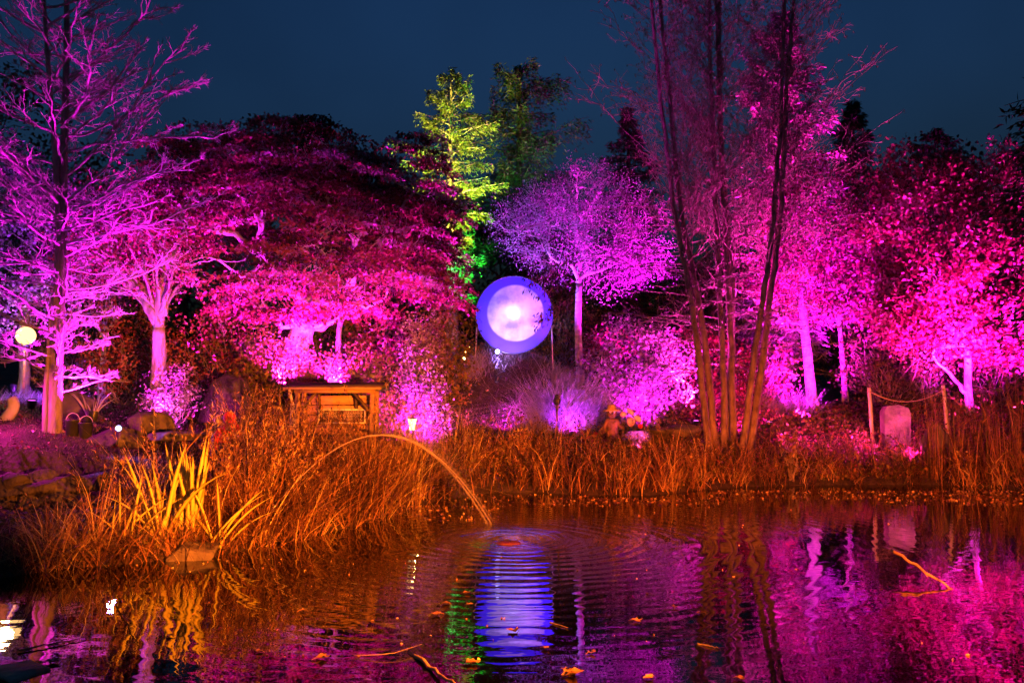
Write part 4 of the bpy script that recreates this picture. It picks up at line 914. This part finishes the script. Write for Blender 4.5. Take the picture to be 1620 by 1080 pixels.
# --- black pots with lit speckles
for px, lab in ((118, 'black bucket nearest the trunk of the bare tree'), (139, 'black bucket right of the other bucket, nearer the blue white floodlight')):
    g0 = G(px, 12.0); t = thing('black_bucket', lab, 'bucket', g0, 'black buckets')
    b = MB(); b.lathe(g0 - (0, 0, .02), [(.001, 0), (.085, 0), (.10, .22), (.108, .225), (.108, .24), (.09, .24), (.082, .03), (.001, .03)], 18); b.build('pail', M['black'], t, smooth=False)
    b = MB(); a = np.linspace(0, PI, 12); b.tube(np.stack([g0[0] + .104 * np.cos(a), np.full(12, 12.0), g0[2] + .20 + .12 * np.sin(a)], 1), .005, 5); b.build('handle', M['wood_pale'], t)

# --- figures
def skinfig(name, pts, edges, rad, mat, parent):
    me = bpy.data.meshes.new(name); off = np.array(parent['_o']); me.from_pydata([tuple(np.array(p) - off) for p in pts], edges, []); o = bpy.data.objects.new(name, me); COL.objects.link(o); o.parent = parent
    sk = o.modifiers.new('skin', 'SKIN'); sk.use_smooth_shade = True
    for v, r in zip(me.skin_vertices[0].data, rad): v.radius = (r, r)
    me.skin_vertices[0].data[0].use_root = True
    su = o.modifiers.new('sub', 'SUBSURF'); su.levels = 2; su.render_levels = 2; me.materials.append(M[mat]); return o
# red cloaked figure
fb = G(372, 10.9); hz = P(362, 652, 10.9)[2]; H = hz - fb[2]; x0 = P(364, 660, 10.9)[0]; fb = np.array([x0, 10.9, fb[2]])
t = thing('cloaked_figure', 'small figure in a plain red hooded cloak with its back turned, in the reeds', 'garden figure', fb)
zb = P(364, 700, 10.9)[2]; hh = hz - zb
b = MB(); b.lathe((x0, 10.9, zb), [(.001, 0), (.16, 0), (.155, hh * .12), (.135, hh * .45), (.12, hh * .56), (.075, hh * .66), (.072, hh * .74)], 22, 1, .75)
b.tube([(x0 - .11, 10.86, zb + hh * .45), (x0 - .15, 10.84, zb + hh * .2), (x0 - .14, 10.83, zb - hh * .22)], [.045, .05, .035], 10); b.build('cloak', M['red'], t, smooth=True)
b = MB(); b.ball((x0 - .01, 10.9, zb + hh * .83), (.083, .08, hh * .20), 18, 12); b.build('hood', M['red'], t, smooth=True)
b = MB()
for s in (-.05, .05): b.tube([(x0 + s, 10.9, fb[2] - .1), (x0 + s, 10.9, zb + .02)], .022, 8)
b.build('legs', M['wood_dark'], t, smooth=True)
# doll with pink hood
q = P(346, 664, 11.1); fb = np.array([q[0], 11.1, G(346, 11.1)[2]])
t = thing('hooded_doll', 'small doll in a pale pink bonnet and dark coat left of the red cloaked figure', 'garden figure', fb)
b = MB(); b.ball(q, (.062, .06, .07), 16, 12); b.build('bonnet', M['cloth_pink'], t, smooth=True)
b = MB(); b.ball(q + (.005, -.028, -.008), (.042, .038, .048), 14, 10); b.build('face', M['wood_pale'], t, smooth=True)
b = MB(); b.lathe((q[0] - .03, 11.1, fb[2]), [(.001, 0), (.09, 0), (.085, .1), (.06, (q[2] - fb[2]) * .7), (.035, (q[2] - fb[2]) - .05)], 16)
for s in (-1, 1): b.tube([(q[0] - .03 + s * .04, 11.08, q[2] - .10), (q[0] - .03 + s * .10, 11.03, q[2] - .20)], [.028, .02], 8)
b.build('coat', M['cloth_blue'], t, smooth=True)
# straw-hatted scarecrow
D = 17.0; c = P(968, 655, D); g0 = G(968, D); fb = np.array([c[0], D, g0[2]])
t = thing('scarecrow', 'brown scarecrow with a wide straw hat sitting in the reeds of the far bank', 'scarecrow', fb)
b = MB(); b.ball(c + (0, 0, .03), (.105, .10, .12), 18, 12); hd = b.build('head', M['cloth_brown'], t, smooth=True)
b = MB()
for s in (-1, 1): b.ball(c + (s * .038, -.088, .06), (.026, .018, .034), 10, 8)
b.build('eyes', M['white'], hd, smooth=True)
b = MB()
for s in (-1, 1): b.ball(c + (s * .034, -.104, .052), (.011, .008, .014), 8, 6)
b.ball(c + (0, -.108, .012), (.026, .024, .020), 10, 8); a = np.linspace(-.9, .9, 8); b.tube(np.stack([c[0] + .05 * np.sin(a), np.full(8, c[1] - .098), c[2] - .005 - .03 * np.cos(a)], 1), .006, 5); b.build('stitching', M['black'], hd, smooth=True)
b = MB(); b.lathe(c + (0, 0, .085), [(.001, .0), (.10, .005), (.185, -.01), (.20, -.018), (.185, .0), (.10, .025), (.085, .075), (.06, .11), (.001, .12)], 22); b.build('straw_hat', M['straw'], t, smooth=True)
cx, cz_ = c[0], c[2]
skinfig('body', [(cx, D, cz_ - .42), (cx, D, cz_ - .25), (cx, D, cz_ - .12), (cx - .10, D, cz_ - .13), (cx - .16, D - .04, cz_ - .27), (cx - .19, D - .10, cz_ - .40), (cx + .10, D, cz_ - .13), (cx + .17, D - .04, cz_ - .27), (cx + .24, D - .12, cz_ - .30), (cx - .08, D - .05, cz_ - .5), (cx - .10, D - .2, cz_ - .62), (cx + .08, D - .05, cz_ - .5), (cx + .10, D - .2, cz_ - .62)],
        [(0, 1), (1, 2), (2, 3), (3, 4), (4, 5), (2, 6), (6, 7), (7, 8), (0, 9), (9, 10), (0, 11), (11, 12)], [.09, .10, .06, .05, .042, .032, .05, .042, .032, .06, .045, .06, .045], 'cloth_brown', t)
# winged pink garden ornament
D = 17.1; c = P(992, 660, D); g0 = G(992, D); t = thing('winged_ornament', 'pink garden ornament with two pale oval wings right of the straw-hatted scarecrow', 'garden ornament', (c[0], D, g0[2]))
for k, (px, py, ang) in enumerate(((997, 651, -.7), (1009, 662, -.7))):
    q = P(px, py, D); b = MB(); b.ball((0, 0, 0), (.105, .015, .05), 16, 8); V = b.V[0]; cz, sz = math.cos(ang), math.sin(ang); b.V[0] = V @ np.array([[cz, 0, sz], [0, 1, 0], [-sz, 0, cz]]) + q; b.build('wing', M['cloth_pink'], t, smooth=True)
b = MB(); b.ball(P(998, 667, D), (.09, .07, .10), 14, 10); b.ball(P(986, 655, D), (.075, .06, .06), 14, 10); b.build('body', M['cloth_pink'], t, smooth=True)
b = MB(); b.ball(P(1013, 674, D - .05), (.055, .05, .055), 14, 10); b.build('ball', M['red'], t, smooth=True)
b = MB(); b.tube([(c[0], D, g0[2] - .1), P(994, 668, D)], .02, 6); b.build('stake', M['wood_dark'], t)
# dark knob head on post
c = P(881, 634, 17.2); g0 = G(881, 17.2); t = thing('dark_bird', 'dark perched bird figure on a stake below the violet grass clump', 'garden ornament', (c[0], 17.2, g0[2]))
b = MB(); b.ball(c, (.085, .09, .10), 14, 10); b.ball(c + (.0, -.05, .10), (.05, .055, .05), 12, 8); b.lathe(c + (0, -.13, .10), [(.015, 0), (.012, .01), (.001, .02)], 8); b.build('body', M['black'], t, smooth=True)
b = MB(); b.tube([(c[0], 17.2, g0[2] - .1), c - (0, 0, .06)], .018, 6); b.build('stake', M['wood_dark'], t)

# --- water jet and splash
def jet():
    rng = RNG(331); m, tt, out = newmat('falling_water'); p = tt.nodes.new("ShaderNodeBsdfPrincipled"); p.inputs['Base Color'].default_value = (.34, .27, .30, 1); p.inputs['Roughness'].default_value = .15  # base colour tinted pink to stand for magenta light on clear water
    tr = tt.nodes.new("ShaderNodeBsdfTransparent"); mx = tt.nodes.new("ShaderNodeMixShader"); mx.inputs[0].default_value = .5
    tt.links.new(p.outputs[0], mx.inputs[1]); tt.links.new(tr.outputs[0], mx.inputs[2]); tt.links.new(mx.outputs[0], out.inputs[0]); M['jet'] = m
    a = P(404, 832, 9.3); e = W(777, 829); a[2] = .12; t = thing('water_jet', 'thin arc of water leaping from the reeds into the pond', 'water jet', a)
    s = np.linspace(0, 1, 60); ap = P(592, 690, (9.3 + e[1]) / 2)[2] + .02
    def arc(dz=0, dx=0):
        x = a[0] + (e[0] - a[0]) * s; y = a[1] + (e[1] - a[1]) * s; z = a[2] * (1 - s) + 4 * (ap - a[2] * .5) * s * (1 - s)
        return np.stack([x + dx * s * s, y, z + dz * s * s], 1)
    b = MB(); b.tube(arc(), np.interp(s, [0, .4, .8, 1], [.004, .0065, .006, .004]) * (1 + .25 * rng.random(60)), 8)
    for _ in range(6): q = arc(rng.normal() * .02, rng.normal() * .025) + np.cumsum(rng.normal(size=(60, 3)) * .0012, 0); b.tube(q[26:], .0032, 4)
    b.build('stream', m, t, smooth=True)
    b = MB()
    for _ in range(170):
        f = rng.uniform(.5, 1); q = arc(rng.normal() * .08, rng.normal() * .09)[int(f * 59)]; b.ball(q, rng.uniform(.003, .008), 6, 4)
    b.build('droplets', m, t, smooth=True)
    b = MB(); b.tube([a - (0.06, 0, .25), a - (0, 0, .0)], .02, 8); b.build('nozzle', M['black'], t)
    b = MB()
    for _ in range(260):
        r = abs(rng.normal()) * .38; q = rng.random() * 2 * PI; b.ball((SPL[0] + r * math.cos(q), SPL[1] + r * math.sin(q), rng.uniform(.0, .03)), rng.uniform(.002, .0045), 6, 4)
    kind(b.build('spray_drops', M['jet'], smooth=True), 'stuff', 'droplets thrown up where the jet hits the pond', 'splash')
jet()
c = W(804, 859); b = MB(); b.ball((c[0], c[1], .0), (.15, .12, .035), 20, 10)
tag(b.build('red_float', M['red_dull'], smooth=True), 'flat red float in the middle of the splash rings', 'float')

# --- floating things
def stick(label, pts, r, mat='wood_dark', seed=0, group='floating sticks', twigs=2):
    rng = RNG(seed); w = [np.array(q, float) for q in pts]; q = smooth_path(w, 14); q[1:-1] += rng.normal(size=(12, 3)) * r * .4; t = thing('floating_stick', label, 'stick', w[0], group)
    b = MB(); b.tube(q, np.linspace(r, r * .45, 14), 7)
    for k in range(twigs): i0 = int(rng.integers(4, 11)); b.tube([q[i0], q[i0] + nrm(q[-1] - q[0]) * r * 5 + rng.normal(size=3) * (r * 3, r * 3, r)], [r * .5, r * .2], 5)
    b.build('bark', M[mat], t, smooth=True)
def wz(x, y, z): p = W(x, y, z); return p
stick('orange-lit branch leaning out of the water at the bottom middle', [wz(648, 1032, .0), wz(690, 1060, .03), wz(740, 1100, .07)], .014, 'wood', 341, twigs=0)
stick('straight red-lit stick slanting out of the water on the right', [wz(1410, 870, .20), wz(1462, 903, .10), wz(1512, 934, -.01)], .016, 'wood', 342, twigs=3)
stick('thin crooked stick floating near the bottom left corner', [wz(28, 1029, .01), wz(80, 1018, .015), wz(136, 1008, .01)], .007, 'wood_dark', 343)
stick('short stick afloat at the bottom left right of the dock', [wz(62, 1048, .01), wz(82, 1044, .012)], .006, 'wood_dark', 344, twigs=0)
stick('long thin reed stem arched over the water at the bottom middle', [wz(560, 1036, .01), wz(620, 1034, .03), wz(668, 1018, .03)], .003, 'wood_dark', 345, twigs=0)
stick('fallen reed slanting into the water left of the splash', [wz(180, 960, -.02), wz(205, 930, .15), wz(228, 905, .3)], .007, 'wood_dark', 346)
stick('short forked twig afloat below the reflected moon, right of it', [wz(870, 983, .006), wz(898, 992, .008)], .005, 'wood_dark', 347)
stick('short forked twig afloat on the right of centre', [wz(1103, 1017, .006), wz(1136, 1024, .008)], .006, 'wood_dark', 348)
def fleaf(px, py, s, seed, lab):
    rng = RNG(seed); c = W(px, py, .006); a = rng.random() * 2 * PI; n = 14; V = [c]; R = .021 * s
    for k in range(n):
        q = a + k * 2 * PI / n; r = R * (1 + .28 * math.cos(5 * (q - a)) + .15 * rng.normal()); V.append(c + np.array([math.cos(q) * r * 1.25, math.sin(q) * r, .004 + .012 * rng.random() * s]))
    b = MB(); b.add(V, [[0, k + 1, (k + 1) % n + 1] for k in range(n)], np.full(n, rng.uniform(.5, 1)))
    st = c + np.array([math.cos(a), math.sin(a), 0]) * R * 2.2; b.tube([c, (c + st) / 2 + (0, 0, .012), st], .0022, 4)
    tag(b.build('floating_leaf', M['leaf_float'], origin=c), lab, 'leaf', 'dead leaves afloat on the pond')
near = [(905, 1066, 2.2, 'large curled orange leaf afloat at the bottom just right of the middle'), (900, 1060, 1.6, 'orange leaf touching the large curled one at the bottom'), (745, 1048, 1.6, 'curled leaf at the right foot of the yellow reflection'), (738, 938, 1.3, 'leaf afloat left of the reflected moon, upper of two'),
        (742, 956, 1.2, 'leaf afloat left of the reflected moon, lower of two'), (706, 954, 1.2, 'pale leaf right of the magenta reflection'), (690, 972, 1.4, 'broad leaf below the magenta reflection'), (812, 998, 1.7, 'pink crinkled leaf at the lower rim of the reflected moon'),
        (936, 1032, 1.1, 'small curled leaf under the right of the reflected moon'), (862, 1025, 1.0, 'tiny pale leaf under the reflected moon'), (1008, 982, 1.4, 'leaf afloat in the pink reflection right of the moon'), (1026, 1072, 1.2, 'small leaf at the bottom edge right of the middle'),
        (1068, 960, 1.2, 'pale leaf in the dark gap left of the alder reflections'), (1108, 970, 1.1, 'pale narrow leaf beside the alder reflections'), (1172, 1073, 1.0, 'leaf at the bottom edge below the alder reflections'), (85, 1046, 1.4, 'orange leaf by the dock corner'),
        (268, 1005, 1.0, 'small leaf amid the pink trunk reflections'), (410, 1030, .9, 'small pale leaf afloat left of the floating bits at the bottom'), (235, 934, 1.2, 'yellow leaf by the waterline under the leaning iris'), (540, 850, 1.4, 'round pale leaf at the waterline of the promontory'),
        (330, 955, 1.0, 'small leaf in the iris reflection'), (1215, 990, .9, 'tiny leaf between alder reflections and birch reflection'), (478, 966, 1.0, 'small leaf in the dark of the reeds reflection'), (510, 1040, 1.6, 'dark-edged leaf under the reeds reflection')]
for k, q in enumerate(near): fleaf(q[0], q[1], q[2], 400 + k, q[3])
rng = RNG(351); b = MB()
for x0, x1, y0, y1, n in ((870, 1140, 788, 800, 420), (1120, 1620, 776, 790, 800), (560, 790, 800, 826, 240), (1400, 1620, 790, 800, 160), (700, 960, 782, 800, 160), (200, 460, 884, 905, 70), (900, 1600, 800, 1070, 90), (300, 800, 880, 1070, 70)):
    for _ in range(n):
        px = rng.uniform(x0, x1); py = y0 + (y1 - y0) * rng.random() ** 1.5; c = W(px, py, .004)
        b.leaves([c], [[rng.normal(), rng.normal(), .05]], rng.uniform(.02, .06) * (1 if py < 830 else .5), .035 * (1 if py < 830 else .45), rng, True)
kind(b.build('floating_debris', M['reed']), 'stuff', 'leaf litter and duckweed drifting along the far shore', 'debris')

# --- dock corner with pale slab
t = thing('dock', 'dark timber dock corner at the bottom left of the pond', 'dock', W(20, 1075))
c = W(20, 1085, .10); b = MB()
for k in range(7): b.box((c[0] - .55 + .02 * k, c[1] - .62 + k * .145, .07), (1.5 - .17 * k, .135, .05), rz=.02)
b.build('deck_boards', M['wood_dark'], t)
for dx, dy in ((-.3, -.1), (-.9, .2)):
    b = MB(); b.tube([(c[0] + dx, c[1] + dy, -.6), (c[0] + dx, c[1] + dy, .04)], .05, 10); b.build('pile', M['wood_dark'], t)
q = [W(2, 1063, .105), W(40, 1050, .105), W(78, 1058, .105), W(28, 1079, .105)]; b = MB()
q = [W(-25, 1062, .108), W(48, 1050, .108), W(80, 1063, .108), W(20, 1082, .108)]
b.add(q + [p + (0, 0, .025) for p in q], [[0, 1, 2, 3], [7, 6, 5, 4], [0, 4, 5, 1], [1, 5, 6, 2], [2, 6, 7, 3], [3, 7, 4, 0]])
tag(b.build('stone_tile', M['stone']), 'pale square stone tile lying on the dock corner', 'tile')

# ================================================================ FLOODLIGHTS
def gp(px, D, dz=0): q = G(px, D); q[2] += dz; return q
flood(gp(142, 12.25), P(104, 380, 12.0), MAG, 1050, 'floodlight at the right foot of the bare tree', 100)
flood(gp(52, 13.0), P(85, 150, 12.1), MAG, 420, 'floodlight on the lawn left of the bare tree', 70)
flood(gp(150, 12.6), P(190, 440, 13.6), VIO, 200, 'floodlight hidden beside the spiky white-lit plant', 85)
flood(P(187, 676, 11.7) - (0, 0, .17), (0.6, 2, 1.7), (.24, .16, 1), 16, 'small floodlight shining blue white towards the pond, left of the dolls', 110, s=.62, lens='lens_soft')
flood(gp(262, 13.2), P(235, 430, 14.2), MAG, 360, 'floodlight in the white pink bush at the foot of the fan of limbs', 78)
flood(gp(262, 12.9, .1), P(262, 640, 13.7), PINK, 50, 'small lamp in front of the white pink bush', 90, s=.7)
flood(gp(445, 15.6, .7), P(470, 400, 17.0), MAG, 2400, 'floodlight left of the maple trunk behind the shelter', 105, s=1.2)
flood(gp(530, 15.8, .7), P(540, 420, 17.0), MAG, 2300, 'floodlight right of the maple trunk behind the shelter', 105, s=1.2)
flood(gp(300, 13.4, .1), P(360, 625, 14.6), (1, .01, .6), 16, 'added small lamp facing the big angular boulder', 90, s=.6)  # added lamp without a known fixture, lifts the boulder's dark face
flood(gp(330, 15.4, .2), P(285, 260, 15.6), MAG, 900, 'floodlight by the big dark boulder aimed up at the maple', 75)
flood(gp(20, 15.4, .1), P(40, 380, 17.4), VIO, 420, 'floodlight at the left edge below the globe lamp', 85)
flood(gp(690, 17.0, .1), P(640, 400, 17.0), MAG, 650, 'floodlight behind the purple bush aimed up at the maple flank', 80)
flood(gp(661, 14.35), P(667, 570, 15.3), (1, .006, .92), 1.5 * 1500, 'floodlight at the foot of the purple bush above the lantern', 95, lens='lens_white')
flood(gp(735, 21.5, .1), P(708, 250, 26.0), (1, .78, .07), 17000, 'floodlight on the mound aimed up at the yellow green spruce', 38)
flood(gp(765, 24.5, .1), P(745, 260, 26.2), GRN, 5200, 'green floodlight behind the mound aimed at the spruce', 60)
flood(gp(1040, 20.2, .1), P(965, 350, 22.0), MAG, 5200, 'floodlight behind the rounded pink bush aimed at the round twiggy tree', 66)
flood(gp(868, 20.9, .1), P(860, 380, 21.9), VIO, 480, 'floodlight at the right foot of the glowing disc', 70)
flood(gp(1026, 17.7), P(1006, 560, 19.3), MAG, 520, 'white glaring floodlight in a dark pot at the foot of the rounded pink bush', 90, s=1.7, lens='lens_white')
flood(gp(905, 17.2), P(898, 600, 18.6), (.5, .02, 1), 170, 'floodlight in front of the violet grass clump', 100, s=.8)
flood(gp(1272, 19.6), P(1275, 500, 22.4), MAG, 2500, 'square black floodlight in front of the birch foot', 78, s=1.3, box=True)
flood(gp(1230, 23.5, .1), P(1245, 250, 26.4), HOT, 17000, 'floodlight behind the birch aimed at the pink pine', 52)
flood(gp(1350, 24.5, .1), P(1330, 300, 27), MAG, 3500, 'floodlight behind the slim young tree', 62)
flood(gp(1500, 19.0, .1), P(1512, 330, 20.4), (1, .010, .58), 3600, 'floodlight left of the white-lit trunk', 90)
flood(gp(1552, 19.4, .1), P(1532, 560, 20.4), MAG, 520, 'floodlight right of the white-lit trunk', 100)
flood(gp(1600, 18.5, .1), P(1590, 390, 20.4), (1, .010, .55), 2200, 'floodlight at the right edge under the large-leaved maple', 90)
flood(gp(1012, 16.3, .1), P(997, 662, 17.1), PINK, 30, 'added small lamp in front of the winged pink ornament', 80, s=.6)  # added lamp, turns the ornament magenta against the amber light
flood(gp(1445, 16.9, .1), P(1418, 680, 17.8), (1, .01, .5), 70, 'small lamp in the weeds facing the upright slab', 110, s=.7)
flood(gp(1100, 19.2, .1), P(1100, 180, 17.3), (1, .03, .55), 2600, 'added fill floodlight in the grass left behind the alder stems', 85)  # added purple fill for the left stems and twigs
flood(gp(1215, 19.0, .1), P(1240, 180, 17.3), (1, .03, .55), 2600, 'added fill floodlight in the grass right behind the alder stems', 85)  # added purple fill for the right stems and twigs
flood(gp(1150, 18.6, .1), P(1180, 560, 21), (1, .01, .4), 350, 'floodlight in the grass behind the alder stems', 110)
flood(gp(-40, 11.2, .1), P(70, 700, 11.6), (1, .02, .6), 45, 'added fill lamp at the left edge raking over the lawn', 140, s=.7, stake=.55)  # added fill, stands in for the magenta glow over the lawn
flood(gp(150, 15.2, .25), P(60, 640, 16.0), VIO, 120, 'small lamp lighting the grassy rise by the globe lamp', 110, s=.7)
flood(gp(800, 18.2, .1), P(800, 600, 21.0), (.8, .01, .8), 90, 'added fill lamp in front of the mound below the glowing disc', 120, s=.6)  # added dim fill that tints the slope of the mound
flood(gp(1408, 18.25, .15), P(1230, 700, 17.8), (1, .02, .35), 150, 'added lamp hidden behind the upright slab washing the bank crimson', 110, s=.7)  # added lamp, stands in for crimson spill on the bank
flood(gp(1205, 18.3, .3), P(1330, 690, 18.3), (1, .02, .35), 130, 'added lamp right of the alder stems washing the bank crimson', 110, s=.7)  # second added lamp for the crimson spill, aimed the other way
# the two amber floods on the near shore that light reeds, irises and alder stems
flood((2.2, .4, .75), (-2.35, 10.8, .62), (1, .20, .012), 14000, 'amber floodlight on the near shore just right of the viewpoint', 41, s=1.5, stake=.3, group='amber floodlights on the near shore', box=True, added_visor=.10)
flood((3.6, .4, .75), (4.6, 16.0, .45), (1, .15, .010), 15000, 'amber floodlight on the near shore farther right of the viewpoint', 50, s=1.5, stake=.3, group='amber floodlights on the near shore', box=True, added_visor=.035)
for o in bpy.data.objects:
    if '_o' in o: del o['_o']
